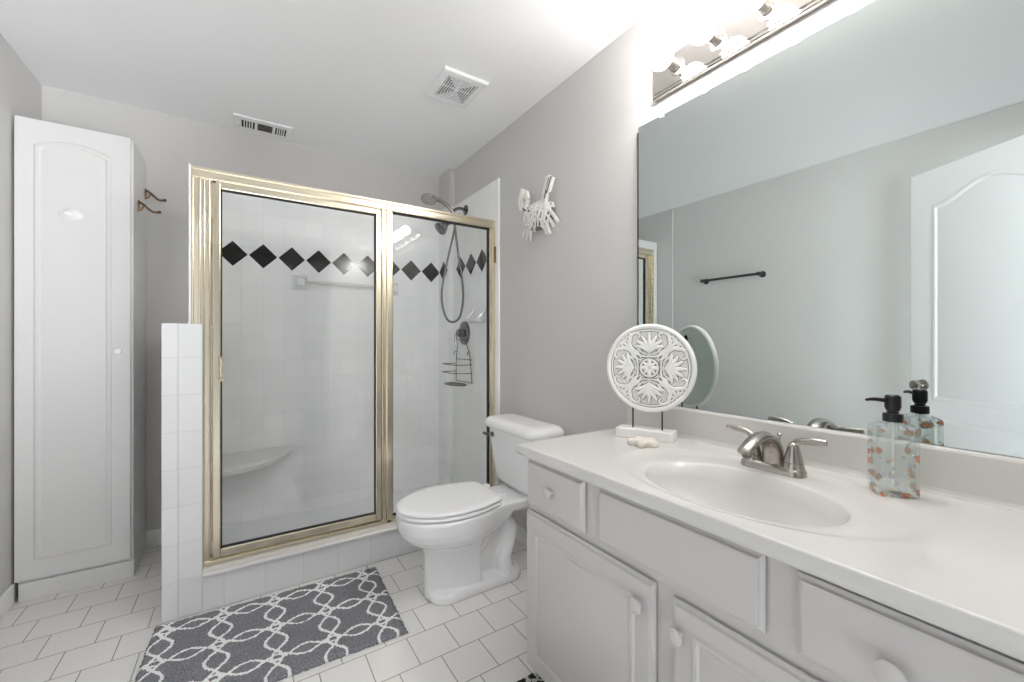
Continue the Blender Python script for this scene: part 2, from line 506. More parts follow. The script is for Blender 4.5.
def rect_panel(bm, to3, u0, u1, v0, v1, edge, depth, arch=0.0, n=20, ogee=False):
    """raised-and-fielded door panel lines: a rounded groove frame and a raised centre field, on a face mapped by to3(u,v,h)"""
    def outline(du):
        a0, a1, b0, b1 = u0 + du, u1 - du, v0 + du, v1 - du
        pts = [(a0, b0), (a1, b0)]
        if arch:
            for k in range(n + 1):
                s = k / n
                x = a1 + (a0 - a1) * s
                pts.append((x, b1 - arch + arch * ((0.5 - 0.5 * cos(2 * pi * s)) if ogee else sin(pi * s) ** 0.9)))
        else:
            pts += [(a1, b1), (a0, b1)]
        return pts
    rings = []
    for du, h in ((0, 0.0), (edge * 0.12, depth * 0.55), (edge * 0.3, depth * 0.6), (edge * 0.42, -depth * 0.0), (edge * 0.55, depth * 0.15), (edge, depth * 0.8)):
        rings.append([to3(u, v, h) for u, v in outline(du)])
    loft(bm, rings, cap0=False, cap1=True)

# ------------------------------------------------------------------ room shell
struct('floor', B((XL2 - 0.12, XR + 0.12, YF, YB + 0.12, -0.08, 0.0)), 'floor')
struct('ceiling', B((XL2 - 0.12, XR + 0.12, YF, YB + 0.12, ZC, ZC + 0.08)), 'ceiling')
struct('wall_right', B((XR, XR + 0.12, YF, YB + 0.12, 0, ZC)), 'wall')
struct('wall_back', B((XL2 - 0.12, XR, YB, YB + 0.12, 0, ZC)), 'wall')
struct('wall_left', B((XL2 - 0.12, XL2, YF, 2.53, 0, ZC), (XL2 - 0.12, XL, 2.53, YB, 0, ZC)), 'wall', bevel=0.006, seg=3)
struct('wall_front', B((0.75, XR, YF, -0.025, 0, ZC), (XL2, 0.75, YF, -0.025, 2.06, ZC)), 'wall')  # opening made wider than a real doorway to let in more fill
struct('wall_corner', B((1.294, XR, 2.845, YB, 2.158, ZC)), 'wall')
struct('baseboard_left', B((XL2, XL2 + 0.013, 0.6, 2.53, 0, 0.09), (XL, XL + 0.013, 2.53, 2.70, 0, 0.09)), 'trim', bevel=0.004)
struct('baseboard_back', B((-0.452, -0.276, YB - 0.013, YB, 0, 0.098)), 'trim', bevel=0.004)
struct('baseboard_right', B((XR - 0.013, XR, 1.175, YS, 0, 0.09)), 'trim', bevel=0.004)

# tiled shower walls, half wall and curb
def diamonds(bm, to3, cs, zc, h, lim=None):
    for c in cs:
        pts = [(c - h, zc), (c, zc - h), (c + h, zc), (c, zc + h)]
        if lim: pts = [(min(max(u, lim[0]), lim[1]), z) for u, z in pts]
        loft(bm, [[to3(u, z, 0.0) for u, z in pts], [to3(u, z, 0.0012) for u, z in pts]], mi=1)
ZT = 2.158
bm = B((-0.145, 1.294, 3.03, YB, 0.0, ZT))
diamonds(bm, lambda u, z, h: (u, 3.03 - h, z), [-0.053 + 0.1592 * k for k in range(9)], 1.682, 0.0765, (-0.145, 1.294))
struct('wall_shower_back', bm, ['tile4_back', 'black_tile'])
bm = B((1.325, XR, 2.193, 2.845, 0.0, ZT))
diamonds(bm, lambda u, z, h: (1.325 - h, u, z), [2.405, 2.5642, 2.7234], 1.683, 0.0765)
struct('wall_shower_right', bm, ['tile4_side', 'black_tile'], bevel=0.002)
bm = B((1.284, 1.325, 2.845, 3.03, 0.0, ZT))
diamonds(bm, lambda u, z, h: (1.284 - h, u, z), [2.9376], 1.683, 0.0765, (2.845, 3.03))
struct('wall_shower_corner', bm, ['tile4_side', 'black_tile'], bevel=0.003)

bm = bmesh.new()
box(bm, -0.276, -0.145, YS, YB, 0, 1.2235)
o = struct('wall_half', bm, ['tile6_front', 'tile6_side'], bevel=0.004)
for p in o.data.polygons:
    if abs(p.normal.x) > 0.5: p.material_index = 1
# narrow bullnose column lines on the half wall's front corner
bm = B((-0.2785, -0.2265, YS - 0.004, YS, 0.0, 1.2235))
struct('trim_1', bm, 'tile6_front', bevel=0.003)
struct('trim_2', B((-0.145, 1.325, YS, 2.33, 0.0, 0.150)), 'tile6_front', bevel=0.003)
bm = bmesh.new()
prof = [(2.173, 0.150), (2.173, 0.160), (2.180, 0.166), (2.215, 0.170), (2.345, 0.172), (2.345, 0.150)]
loft(bm, [[(x, y, z) for y, z in prof] for x in (-0.145, 1.325)])
struct('trim_3', bm, 'marble', bevel=0.002)
struct('floor_shower', B((-0.145, 1.325, 2.33, 3.03, 0.0, 0.035)), 'shower_pan')

# ------------------------------------------------------------------ shower enclosure
T = thing('shower_enclosure', 'brass framed glass shower door and side panel standing on the tiled curb', 'shower door', (0.57, YG, 0.172))
HZ0, HZ1 = 1.853, 1.905
bm = B((-0.187, 1.325, 2.235, 2.285, HZ0, HZ1))
box(bm, -0.187, 1.325, 2.229, 2.235, HZ1 - 0.016, HZ1 - 0.002)
box(bm, -0.187, 1.325, 2.231, 2.235, HZ0 + 0.004, HZ0 + 0.016)
mk('header', bm, 'gold', T, bevel=0.003)
bm = B((-0.145, -0.119, 2.237, 2.283, 0.172, HZ0), (-0.128, -0.121, 2.231, 2.237, 0.172, HZ0), (-0.145, -0.139, 2.232, 2.237, 0.172, HZ0))
mk('wall_jamb', bm, 'gold', T, bevel=0.002)
bm = B((-0.187, -0.145, 2.237, 2.283, 1.2235, HZ0), (-0.187, -0.178, 2.231, 2.237, 1.2235, HZ0), (-0.163, -0.153, 2.229, 2.237, 1.2235, HZ0))
mk('corner_post', bm, 'gold', T, bevel=0.002)
mk('edge_strip', B((-0.194, -0.187, 2.222, 2.285, 1.2235, HZ1)), 'plastic', T, bevel=0.0015, label='white edge strip')
bm = B((0.622, 0.682, 2.237, 2.283, 0.172, HZ0), (0.622, 0.632, 2.230, 2.237, 0.172, HZ0), (0.646, 0.672, 2.228, 2.237, 0.172, HZ0))
mk('mullion', bm, 'gold', T, bevel=0.003)
bm = B((1.288, 1.325, 2.237, 2.283, 0.172, HZ0), (1.300, 1.325, 2.230, 2.237, 0.172, HZ0))
o = mk('wall_jamb', bm, 'gold', T, bevel=0.002)
mk('bumper', B((1.316, 1.3245, 2.222, 2.230, 1.64, 1.74)), 'gold_dark', o, bevel=0.002, label='dark brown bumper strip')
bm = B((-0.145, 1.325, 2.228, 2.292, 0.172, 0.190), (-0.145, 1.325, 2.240, 2.280, 0.190, 0.198))
mk('sill_track', bm, 'gold', T, bevel=0.003)
# hinged door: frame, glass, gasket, pull, screws
DX0, DX1, DZ0, DZ1 = -0.113, 0.619, 0.201, 1.850
df = B((DX0, DX0 + 0.030, 2.226, 2.256, DZ0, DZ1), (DX1 - 0.030, DX1, 2.226, 2.256, DZ0, DZ1),
       (DX0 + 0.030, DX1 - 0.030, 2.226, 2.256, DZ0, DZ0 + 0.034), (DX0 + 0.030, DX1 - 0.030, 2.226, 2.256, DZ1 - 0.030, DZ1))
door = mk('door_frame', df, 'gold', T, bevel=0.004)
g = 0.005
bm = B((DX0 + 0.030, DX0 + 0.030 + g, 2.234, 2.250, DZ0 + 0.034, DZ1 - 0.030), (DX1 - 0.030 - g, DX1 - 0.030, 2.234, 2.250, DZ0 + 0.034, DZ1 - 0.030),
       (DX0 + 0.030, DX1 - 0.030, 2.234, 2.250, DZ0 + 0.034, DZ0 + 0.034 + g), (DX0 + 0.030, DX1 - 0.030, 2.234, 2.250, DZ1 - 0.030 - g, DZ1 - 0.030))
mk('gasket', bm, 'gasket', door, label='thin black gasket around the glass')
mk('door_glass', B((DX0 + 0.031, DX1 - 0.031, 2.2395, 2.2445, DZ0 + 0.035, DZ1 - 0.031)), 'glass', door)
bm = bmesh.new()
px = DX0 + 0.026
tube(bm, smooth_path([(px, 2.226, 1.072), (px, 2.206, 1.070), (px + 0.006, 2.198, 1.055), (px + 0.004, 2.201, 1.027), (px + 0.006, 2.198, 0.999), (px, 2.206, 0.984), (px, 2.226, 0.982)], 5), 0.0055, 8, flat=1.5)
box(bm, px - 0.010, px + 0.012, 2.220, 2.226, 1.063, 1.081)
box(bm, px - 0.010, px + 0.012, 2.220, 2.226, 0.973, 0.991)
mk('pull_handle', bm, 'gold', door, smooth=True)
mk('pivot_pin', B((DX0 + 0.001, DX0 + 0.012, 2.2225, 2.226, DZ1 - 0.008, DZ1 - 0.002)), 'gasket', door, label='dark pivot pin')
mk('pivot_pin', B((DX1 - 0.012, DX1 - 0.006, 2.2225, 2.226, DZ1 - 0.007, DZ1 - 0.002)), 'gasket', door, label='dark pivot pin')
mk('drip_sweep', B((DX0, DX1, 2.232, 2.250, DZ0 - 0.003, DZ0)), 'gasket', door, label='black sweep under the door')
fp = mk('fixed_glass', B((0.683, 1.287, 2.2575, 2.2625, 0.199, HZ0)), 'glass', T)
bm = B((0.682, 0.687, 2.250, 2.270, 0.198, HZ0), (1.2835, 1.288, 2.250, 2.270, 0.198, HZ0), (0.687, 1.2835, 2.250, 2.270, HZ0 - 0.006, HZ0), (0.687, 1.2835, 2.250, 2.270, 0.198, 0.203))
mk('gasket', bm, 'gasket', fp, label='thin black gasket around the glass')
rp = mk('return_glass', B((-0.169, -0.164, 2.285, 3.020, 1.240, HZ0)), 'glass', T)
mk('return_frame', B((-0.187, -0.147, 2.285, 3.028, HZ0, HZ1), (-0.187, -0.147, 2.285, 3.028, 1.2235, 1.240), (-0.187, -0.147, 3.018, 3.028, 1.240, HZ0)), 'gold', rp, bevel=0.002)

# quarter-round corner seat
T = thing('corner_seat', 'grey-white quarter-round corner seat inside the shower', 'shower seat', (-0.145, 3.03, 0.435))
rings = []
for z, r in ((0.437, 0.395), (0.443, 0.405), (0.468, 0.412), (0.475, 0.406)):
    ring = [(-0.1445, 3.0295, z)] + [(-0.1445 + r * cos(a), 3.0295 - r * sin(a), z) for a in [k / 20 * pi / 2 for k in range(21)]]
    rings.append(ring)
bm = bmesh.new(); loft(bm, rings)
mk('seat_slab', bm, 'seat_stone', T, smooth=True, sharp=40)
bm = bmesh.new()
loft(bm, [[(-0.03, 3.0295, 0.437), (-0.03, 2.80, 0.437), (-0.03, 3.0295, 0.36)], [(-0.012, 3.0295, 0.437), (-0.012, 2.80, 0.437), (-0.012, 3.0295, 0.36)]])
mk('bracket', bm, 'plastic', T)

# ceramic towel bar on the shower's back wall
T = thing('ceramic_towel_bar', 'white ceramic towel bar on the shower back wall under the black diamonds', 'towel bar', (0.612, 3.03, 1.53))
for x in (0.309, 0.915):
    bm = bmesh.new()
    loft(bm, [[(x + a * s, 3.0295 - d, 1.53 + b * s) for a, b in ((-1, -1), (1, -1), (1, 1), (-1, 1))] for d, s in ((0, 0.046), (0.010, 0.046), (0.016, 0.038), (0.045, 0.024), (0.066, 0.024))])
    mk('post', bm, 'ceramic', T, bevel=0.003)
mk('bar', B((0.315, 0.909, 2.966, 2.984, 1.521, 1.539)), 'seat_stone', T, bevel=0.003)

# soap dish
T = thing('soap_dish', 'white ceramic soap dish on the tiled shower wall beside the valve', 'soap dish', (1.325, 2.42, 1.27))
mk('back_plate', B((1.317, 1.3246, 2.335, 2.50, 1.275, 1.40)), 'ceramic', T, bevel=0.003)
bm = bmesh.new()
tr = []
for z, d, hy in ((1.268, 0.045, 0.062), (1.282, 0.070, 0.078), (1.298, 0.078, 0.082)):
    tr.append([(1.317 - (x + 1) / 2 * d, 2.418 + y * hy, z) for x, y in rrect(0, 0, 1, 1, 0.35, 4)])
for z, d, hy in ((1.297, 0.066, 0.072), (1.285, 0.058, 0.066)):
    tr.append([(1.313 - (x + 1) / 2 * d, 2.418 + y * hy, z) for x, y in rrect(0, 0, 1, 1, 0.35, 4)])
loft(bm, tr)
mk('tray', bm, 'ceramic', T, smooth=True, sharp=50)
for y, y2 in ((2.335, 2.338), (2.50, 2.497)):
    bm = bmesh.new()
    tube(bm, smooth_path([(1.318, y, 1.38), (1.30, y, 1.34), (1.26, y2, 1.30)], 6), 0.008, 8)
    mk('side_rim', bm, 'ceramic', T, smooth=True)

# mixer valve
T = thing('shower_valve', 'round chrome shower valve with a lever on the tiled side wall', 'shower valve', (1.325, 2.66, 1.207))
bm = bmesh.new()
lathe(bm, (1.3246, 2.66, 1.207), (-1, 0, 0), [(0, 0.085), (0.006, 0.084), (0.012, 0.074), (0.016, 0.05), (0.017, 0.03)], 32)
mk('escutcheon', bm, 'chrome', T, smooth=True)
bm = bmesh.new()
lathe(bm, (1.308, 2.66, 1.207), (-1, 0, 0), [(0, 0.032), (0.02, 0.030), (0.040, 0.024), (0.045, 0.016)], 24)
h = mk('handle_hub', bm, 'chrome', T, smooth=True)
bm = bmesh.new()
tube(bm, smooth_path([(1.270, 2.66, 1.207), (1.255, 2.655, 1.185), (1.248, 2.645, 1.150), (1.246, 2.64, 1.125)], 5), [0.012, 0.010, 0.008, 0.009], 10)
mk('lever', bm, 'chrome', h, smooth=True)
for dy, dz in ((-0.055, -0.03), (0.055, 0.03)):
    bm = bmesh.new()
    lathe(bm, (1.318, 2.66 + dy, 1.207 + dz), (-1, 0, 0), [(0, 0.006), (0.004, 0.005)], 10)
    mk('screw', bm, 'dark_nickel', T, smooth=True)

# shower heads on the wall arm
T = thing('shower_fixture', 'chrome shower arm with cone head, hand shower and looping hose above the valve', 'shower', (1.325, 2.64, 2.08))
bm = bmesh.new()
lathe(bm, (1.3246, 2.64, 2.078), (-1, 0, 0), [(0, 0.036), (0.005, 0.035), (0.012, 0.022), (0.014, 0.012)], 24)
mk('flange', bm, 'chrome', T, smooth=True)
bm = bmesh.new()
tube(bm, smooth_path([(1.315, 2.64, 2.078), (1.275, 2.64, 2.082), (1.235, 2.64, 2.062), (1.212, 2.64, 2.025), (1.205, 2.64, 1.995)], 6), 0.0105, 12)
mk('arm', bm, 'chrome', T, smooth=True)
bm = bmesh.new()
lathe(bm, (1.205, 2.64, 2.012), (-0.25, 0, -1), [(0, 0.014), (0.004, 0.020), (0.03, 0.021), (0.046, 0.020), (0.050, 0.013)], 20)
lathe(bm, (1.200, 2.64, 1.990), (1, 0, 0.15), [(0, 0.012), (0.02, 0.016), (0.045, 0.016), (0.05, 0.010)], 16)
mk('diverter', bm, 'chrome', T, smooth=True)
bm = bmesh.new()
ax = Vector((-0.75, -0.1, -0.66)).normalized()
lathe(bm, (1.192, 2.64, 1.972), ax, [(0, 0.012), (0.012, 0.018), (0.022, 0.016), (0.035, 0.022), (0.070, 0.040), (0.082, 0.046), (0.092, 0.046), (0.096, 0.040), (0.097, 0.001)], 28)
mk('cone_head', bm, 'chrome', T, smooth=True)
bm = bmesh.new()
tube(bm, smooth_path([(1.245, 2.64, 2.000), (1.232, 2.64, 2.035), (1.19, 2.64, 2.078), (1.14, 2.64, 2.104), (1.09, 2.64, 2.112)], 6), [0.011, 0.012, 0.013, 0.014, 0.017], 12)
hs = mk('hand_shower', bm, 'nickel', T, smooth=True)
bm = bmesh.new()
ax = Vector((-0.28, -0.22, -1)).normalized()
lathe(bm, Vector((1.050, 2.635, 2.122)), ax, [(0, 0.020), (0.006, 0.040), (0.016, 0.053), (0.026, 0.055), (0.032, 0.050), (0.033, 0.002)], 28)
mk('spray_head', bm, 'nickel', hs, smooth=True)
bm = bmesh.new()
for k in range(19):
    rr_ = 0.0 if k == 0 else (0.017 if k < 7 else 0.034)
    aa = k * pi / 3 if k < 7 else k * pi / 6
    t_, u_, v_ = frame_from(ax)
    c_ = Vector((1.050, 2.635, 2.122)) + t_ * 0.0335 + u_ * rr_ * cos(aa) + v_ * rr_ * sin(aa)
    lathe(bm, c_, ax, [(0, 0.004), (0.003, 0.003)], 6)
mk('nozzles', bm, 'plastic', hs, label='pale spray nozzles')
bm = bmesh.new()
hp = smooth_path([(1.245, 2.64, 2.000), (1.232, 2.645, 1.90), (1.185, 2.65, 1.70), (1.147, 2.645, 1.52), (1.145, 2.64, 1.40), (1.175, 2.635, 1.305), (1.222, 2.63, 1.282),
                  (1.268, 2.62, 1.32), (1.288, 2.61, 1.44), (1.280, 2.61, 1.58), (1.252, 2.62, 1.78), (1.236, 2.63, 1.93), (1.230, 2.632, 1.985)], 14)
tube(bm, hp, [0.0072 + 0.0012 * (i % 2) for i in range(len(hp))], 8)
mk('hose', bm, 'chrome', T, smooth=True, sharp=180)

# wire caddy under the valve
T = thing('shower_caddy', 'small chrome wire caddy hanging below the shower valve', 'caddy', (1.318, 2.60, 0.84))
bm = bmesh.new()
for a, b in (((1.312, 2.750, 1.13), (1.312, 2.770, 1.02)), ((1.312, 2.605, 1.13), (1.312, 2.552, 1.04)), ((1.312, 2.770, 1.04), (1.312, 2.774, 0.862)), ((1.312, 2.552, 1.04), (1.312, 2.522, 0.862))):
    tube(bm, [a, b], 0.0032, 6)
for z in (1.02, 0.862):
    tube(bm, [(1.312, 2.774, z), (1.312, 2.522, z)], 0.0032, 6)
tube(bm, smooth_path([(1.312, 2.750, 1.13), (1.30, 2.735, 1.155), (1.30, 2.620, 1.155), (1.312, 2.605, 1.13)], 5), 0.0032, 6)
mk('hanger_frame', bm, 'dark_nickel', T, smooth=True)
for z in (0.987, 0.930):
    bm = bmesh.new()
    tube(bm, [(1.312, 2.777, z), (1.215, 2.777, z), (1.195, 2.762, z), (1.190, 2.642, z), (1.195, 2.532, z), (1.215, 2.520, z), (1.312, 2.520, z)], 0.003, 6)
    mk('rail', bm, 'dark_nickel', T, smooth=True)
bm = bmesh.new()
ring = [(1.245 + 0.062 * cos(2 * pi * k / 28), 2.648 + 0.125 * sin(2 * pi * k / 28), 0.848) for k in range(28)]
tube(bm, ring, 0.0032, 6, closed=True)
for k in range(-2, 3):
    y = 2.648 + k * 0.042
    hw = 0.062 * math.sqrt(max(0, 1 - (k * 0.042 / 0.125) ** 2))
    tube(bm, [(1.245 - hw, y, 0.846), (1.245 + hw, y, 0.846)], 0.002, 6)
mk('tray', bm, 'dark_nickel', T, smooth=True)
for y in (2.767, 2.554):
    bm = bmesh.new()
    tube(bm, smooth_path([(1.312, y, 1.075), (1.296, y, 1.070), (1.290, y, 1.060), (1.296, y, 1.052)], 4), 0.003, 6)
    mk('hook', bm, 'dark_nickel', T, smooth=True)

# ------------------------------------------------------------------ linen cabinet
CX0, CX1, CY0, CY1 = -0.834, -0.452, 2.720, 3.036
T = thing('linen_cabinet', 'tall narrow white linen cabinet with an arched door in the left corner', 'cabinet', (-0.645, 2.88, 0))
mk('carcass', B((CX0, CX1, CY0, CY1, 0.0, 2.135)), 'white_paint', T, bevel=0.002)
mk('toe_board', B((CX0 + 0.005, CX1 + 0.004, 2.708, CY0, 0.0, 0.078)), 'white_paint', T, bevel=0.0015)
DXa, DXb = -0.8405, -0.460
bm = B((DXa, DXb, 2.702, CY0 - 0.001, 0.090, 2.139))
dr = mk('door', bm, 'white_paint', T, bevel=0.003)
bm = bmesh.new()
rect_panel(bm, lambda u, v, h: (u, 2.7022 - h, v), -0.782, -0.525, 0.175, 2.062, 0.055, 0.010, arch=0.035)
mk('raised_panel', bm, 'white_paint', dr, smooth=True, sharp=25)
bm = bmesh.new()
lathe(bm, (-0.503, 2.702, 1.102), (0, -1, 0), [(0, 0.008), (0.008, 0.007), (0.014, 0.014), (0.020, 0.0165), (0.025, 0.014), (0.028, 0.006)], 20)
mk('knob', bm, 'plastic', dr, smooth=True)
bm = bmesh.new()
lathe(bm, (-0.663, 2.700, 1.728), (0, -1, 0), [(0, 0.032), (0.005, 0.033), (0.014, 0.028), (0.022, 0.019), (0.030, 0.014), (0.036, 0.012), (0.040, 0.006)], 24, sx=0.85, sy=1.25)
mk('domed_hook', bm, 'plastic', dr, smooth=True, label='white domed stick-on hook')
for (y, z) in ((2.822, 1.842), (3.000, 1.955)):
    bm = bmesh.new()
    lathe(bm, (CX1 + 0.0005, y, z), (1, 0, 0), [(0, 0.020), (0.004, 0.019), (0.006, 0.012)], 16, sx=1.6, sy=0.6)
    tube(bm, smooth_path([(CX1 + 0.004, y, z + 0.022), (CX1 + 0.020, y, z + 0.012), (CX1 + 0.045, y, z - 0.012), (CX1 + 0.062, y, z - 0.022), (CX1 + 0.082, y, z - 0.020)], 5), [0.006, 0.006, 0.006, 0.0055, 0.006], 10)
    tube(bm, smooth_path([(CX1 + 0.003, y, z - 0.022), (CX1 + 0.014, y, z - 0.016), (CX1 + 0.022, y, z + 0.002)], 5), 0.004, 8)
    ball(bm, (CX1 + 0.084, y, z - 0.018), 0.0085, n=12, m=8)
    mk('hook', bm, 'hook_brass', T, smooth=True, label='antique brass hook')

# ------------------------------------------------------------------ ceiling fan grille and register
T = thing('exhaust_fan', 'square white ceiling exhaust fan grille with concentric slots', 'vent', (0.91, 1.925, ZC))
fx, fy = 0.910, 1.925
bm = bmesh.new()
loft(bm, [[(fx + x, fy + y, z) for x, y in ((-a, -b), (a, -b), (a, b), (-a, b))] for a, b, z in ((0.117, 0.130, ZC), (0.117, 0.130, ZC - 0.008), (0.112, 0.125, ZC - 0.014), (0.080, 0.092, ZC - 0.015), (0.080, 0.092, ZC - 0.005))], cap0=True, cap1=False)
mk('frame', bm, 'plastic', T)
mk('backing', B((fx - 0.082, fx + 0.082, fy - 0.094, fy + 0.094, ZC - 0.005, ZC - 0.001)), 'void_shade', T, label='dark sheet painted as shade behind the slots')
for k in range(6):
    a, b, t_ = 0.075 - k * 0.0125, 0.086 - k * 0.0140, 0.0052
    zl, zh = ZC - 0.0145, ZC - 0.0095
    bm = B((fx - a, fx + a, fy - b, fy - b + t_, zl, zh), (fx - a, fx + a, fy + b - t_, fy + b, zl, zh),
           (fx - a, fx - a + t_, fy - b + t_, fy + b - t_, zl, zh), (fx + a - t_, fx + a, fy - b + t_, fy + b - t_, zl, zh))
    mk('louver', bm, 'plastic', T)
bm = B((fx - 0.078, fx + 0.078, fy - 0.003, fy + 0.003, ZC - 0.0095, ZC - 0.005), (fx - 0.003, fx + 0.003, fy - 0.09, fy + 0.09, ZC - 0.0095, ZC - 0.005))
lathe(bm, (fx, fy, ZC - 0.005), (0, 0, -1), [(0, 0.010), (0.010, 0.010), (0.012, 0.006)], 16)
mk('spokes', bm, 'plastic', T)

T = thing('air_register', 'long white ceiling air register with three louvered openings above the shower', 'vent', (0.10, 2.915, ZC))
x0, x1, y0, y1 = -0.048, 0.250, 2.822, 3.008
ops = [(-0.008, 0.058), (0.072, 0.150), (0.164, 0.222)]
oy0, oy1 = 2.862, 2.968
bm = bmesh.new()
xs = [x0] + [v for o_ in ops for v in o_] + [x1]
for i in range(0, len(xs), 2): box(bm, xs[i], xs[i + 1], y0, y1, ZC - 0.008, ZC)
for a, b in ops:
    box(bm, a, b, y0, oy0, ZC - 0.008, ZC); box(bm, a, b, oy1, y1, ZC - 0.008, ZC)
bmesh.ops.remove_doubles(bm, verts=bm.verts, dist=1e-5)
mk('frame', bm, 'plastic', T)
bm = bmesh.new()
for a, b in ops: box(bm, a, b, oy0, oy1, ZC - 0.0015, ZC - 0.0004)
mk('backing', bm, 'void_shade', T, label='dark sheet painted as duct shade behind the louvers')
for i, (a, b) in enumerate(ops):
    if i == 1:
        for k in range(6):
            y = oy0 + (k + 0.5) * (oy1 - oy0) / 6
            mk('louver', B((a, b, y - 0.001, y + 0.001, ZC - 0.004, ZC - 0.0015)), 'driftwood_grey', T)
    else:
        for k in range(1, 5):
            x = a + k * (b - a) / 5
            mk('louver', B((x - 0.003, x + 0.003, oy0, oy1, ZC - 0.0078, ZC - 0.0015)), 'plastic', T)
bm = bmesh.new(); cyl(bm, (-0.028, 2.915, ZC - 0.008), (-0.028, 2.915, ZC - 0.013), 0.005)
mk('damper_lever', bm, 'plastic', T)

# ------------------------------------------------------------------ toilet
TY = 1.765
T = thing('toilet', 'white two-piece toilet with closed lid between the shower and the vanity', 'toilet', (1.0, TY, 0))
def egg(xf, xb, b, z, xc=None, n=40, pf=2.0, pb=2.5, y0=TY):
    xc = (xf * 0.42 + xb * 0.58) if xc is None else xc
    out = []
    for k in range(n):
        a = 2 * pi * k / n
        c, s = cos(a), sin(a)
        p = pf if c > 0 else pb
        x = abs(c) ** (2 / p) * (1 if c > 0 else -1); y = abs(s) ** (2 / p) * (1 if s > 0 else -1)
        out.append((xc - x * (xc - xf) if c > 0 else xc - x * (xb - xc), y0 + b * y, z))
    return out
def plan(z, xf, b, bb, xd=1.106, e=0.0, n=40):
    '''bowl outline: round front, sides drawing in to a straight back'''
    out = []
    L = xd - xf
    for k in range(n):
        s = k / n * 2 - 1           # -1..1 round from the back corner, over the front, to the other back corner
        a = abs(s)
        if a < 0.62:
            th = a / 0.62 * pi / 2
            x = xf + 0.235 * (1 - cos(th)); y = b * sin(th)
        else:
            f = (a - 0.62) / 0.38
            x = xf + 0.235 + (L - 0.235) * f
            y = b + (bb - b) * (f * f * (3 - 2 * f))
        out.append((x, TY + (y if s > 0 else -y), z))
    return out
bm = bmesh.new()
secs = [(0.0, 0.678, 0.098, 0.090, 0.93), (0.10, 0.678, 0.093, 0.084, 0.92), (0.19, 0.678, 0.092, 0.080, 0.92), (0.225, 0.668, 0.102, 0.080, 0.95), (0.248, 0.640, 0.128, 0.085, 0.98), (0.270, 0.605, 0.156, 0.095, 1.03),
        (0.300, 0.576, 0.176, 0.105, 1.06), (0.330, 0.563, 0.184, 0.112, 1.08), (0.365, 0.558, 0.186, 0.118, 1.10), (0.388, 0.558, 0.185, 0.118, 1.106)]
loft(bm, [plan(z, xf, b, bb, xd) for z, xf, b, bb, xd in secs])
# foot
loft(bm, [[(x, y, z) for x, y in rrect(0.925, TY, 0.238 - e, 0.112 - e, 0.085, 8)] for z, e in ((0.0, 0.0), (0.030, 0.0), (0.042, 0.010))])
# deck under the tank
loft(bm, [[(x, y, z) for x, y in rrect(1.180, TY, 0.122 - e, 0.124 - e, 0.035, 6)] for z, e in ((0.325, 0.03), (0.345, 0.006), (0.380, 0.0), (0.387, 0.004))])
# trapway arch
tp = smooth_path([(0.84, TY, 0.12), (0.90, TY, 0.150), (0.96, TY, 0.215), (1.02, TY, 0.275), (1.075, TY, 0.285), (1.110, TY, 0.235), (1.100, TY, 0.165), (1.070, TY, 0.10), (1.075, TY, 0.02)], 6)
tube(bm, tp, [0.046, 0.044, 0.042, 0.042, 0.044, 0.046, 0.046, 0.052, 0.060], 16, flat=1.6, up=(0, 1, 0))
# thin web behind the trapway arch
loft(bm, [[(x, TY + s_ * 0.036, z) for x, z in ((0.86, 0.02), (1.10, 0.02), (1.10, 0.36), (0.86, 0.36))] for s_ in (-1, 1)])
o = mk('bowl', bm, 'ceramic', T, smooth=True, sharp=180)
md = o.modifiers.new('fuse', 'REMESH'); md.mode = 'VOXEL'; md.voxel_size = 0.006; md.use_smooth_shade = True
md = o.modifiers.new('soften', 'SMOOTH'); md.factor = 0.5; md.iterations = 7
def seat_plan(z, e):
    out = []
    n = 48
    xf, xd, b, bb = 0.556 + e, 1.018 - e * 0.6, 0.180 - e, 0.134 - e
    for k in range(n):
        s = k / n * 2 - 1
        a = abs(s)
        if a < 0.56:
            th = a / 0.56 * pi / 2
            x = xf + 0.245 * (1 - cos(th)); y = b * sin(th)
        elif a < 0.88:
            f = (a - 0.56) / 0.32
            x = xf + 0.245 + (xd - 0.012 - xf - 0.245) * f
            y = b + (bb - b) * f ** 1.9
        else:
            f = (a - 0.88) / 0.12
            x = xd - 0.012 * (1 - f) ** 2
            y = bb * (1 - f * 0.995)
        out.append((x, TY + (y if s > 0 else -y), z))
    return out
bm = bmesh.new()
loft(bm, [seat_plan(z, e) for z, e in ((0.3905, 0.010), (0.3940, 0.0015), (0.397, 0.0), (0.402, 0.0), (0.406, 0.004), (0.4085, 0.010))])
mk('seat', bm, 'plastic', T, smooth=True, sharp=60)
bm = bmesh.new()
loft(bm, [seat_plan(z, e) for z, e in ((0.4105, 0.010), (0.4140, 0.0015), (0.4165, 0.0), (0.422, 0.0), (0.4265, 0.004), (0.4290, 0.012), (0.4305, 0.035), (0.4312, 0.085))])
mk('lid', bm, 'plastic', T, smooth=True, sharp=60)
for dy in (-0.075, 0.075):
    bm = bmesh.new()
    loft(bm, [[(x, y, z) for x, y in rrect(1.036, TY + dy, 0.020, 0.017, 0.010, 4)] for z in (0.386, 0.414)] + [[(x, y, 0.421) for x, y in rrect(1.036, TY + dy, 0.014, 0.012, 0.008, 4)]])
    mk('hinge', bm, 'plastic', T, smooth=True, sharp=50)
bm = bmesh.new()
for z, xf, hy, r in ((0.388, 1.165, 0.165, 0.04), (0.394, 1.150, 0.185, 0.05), (0.42, 1.143, 0.197, 0.05), (0.55, 1.130, 0.212, 0.05), (0.685, 1.120, 0.222, 0.05)):
    pass
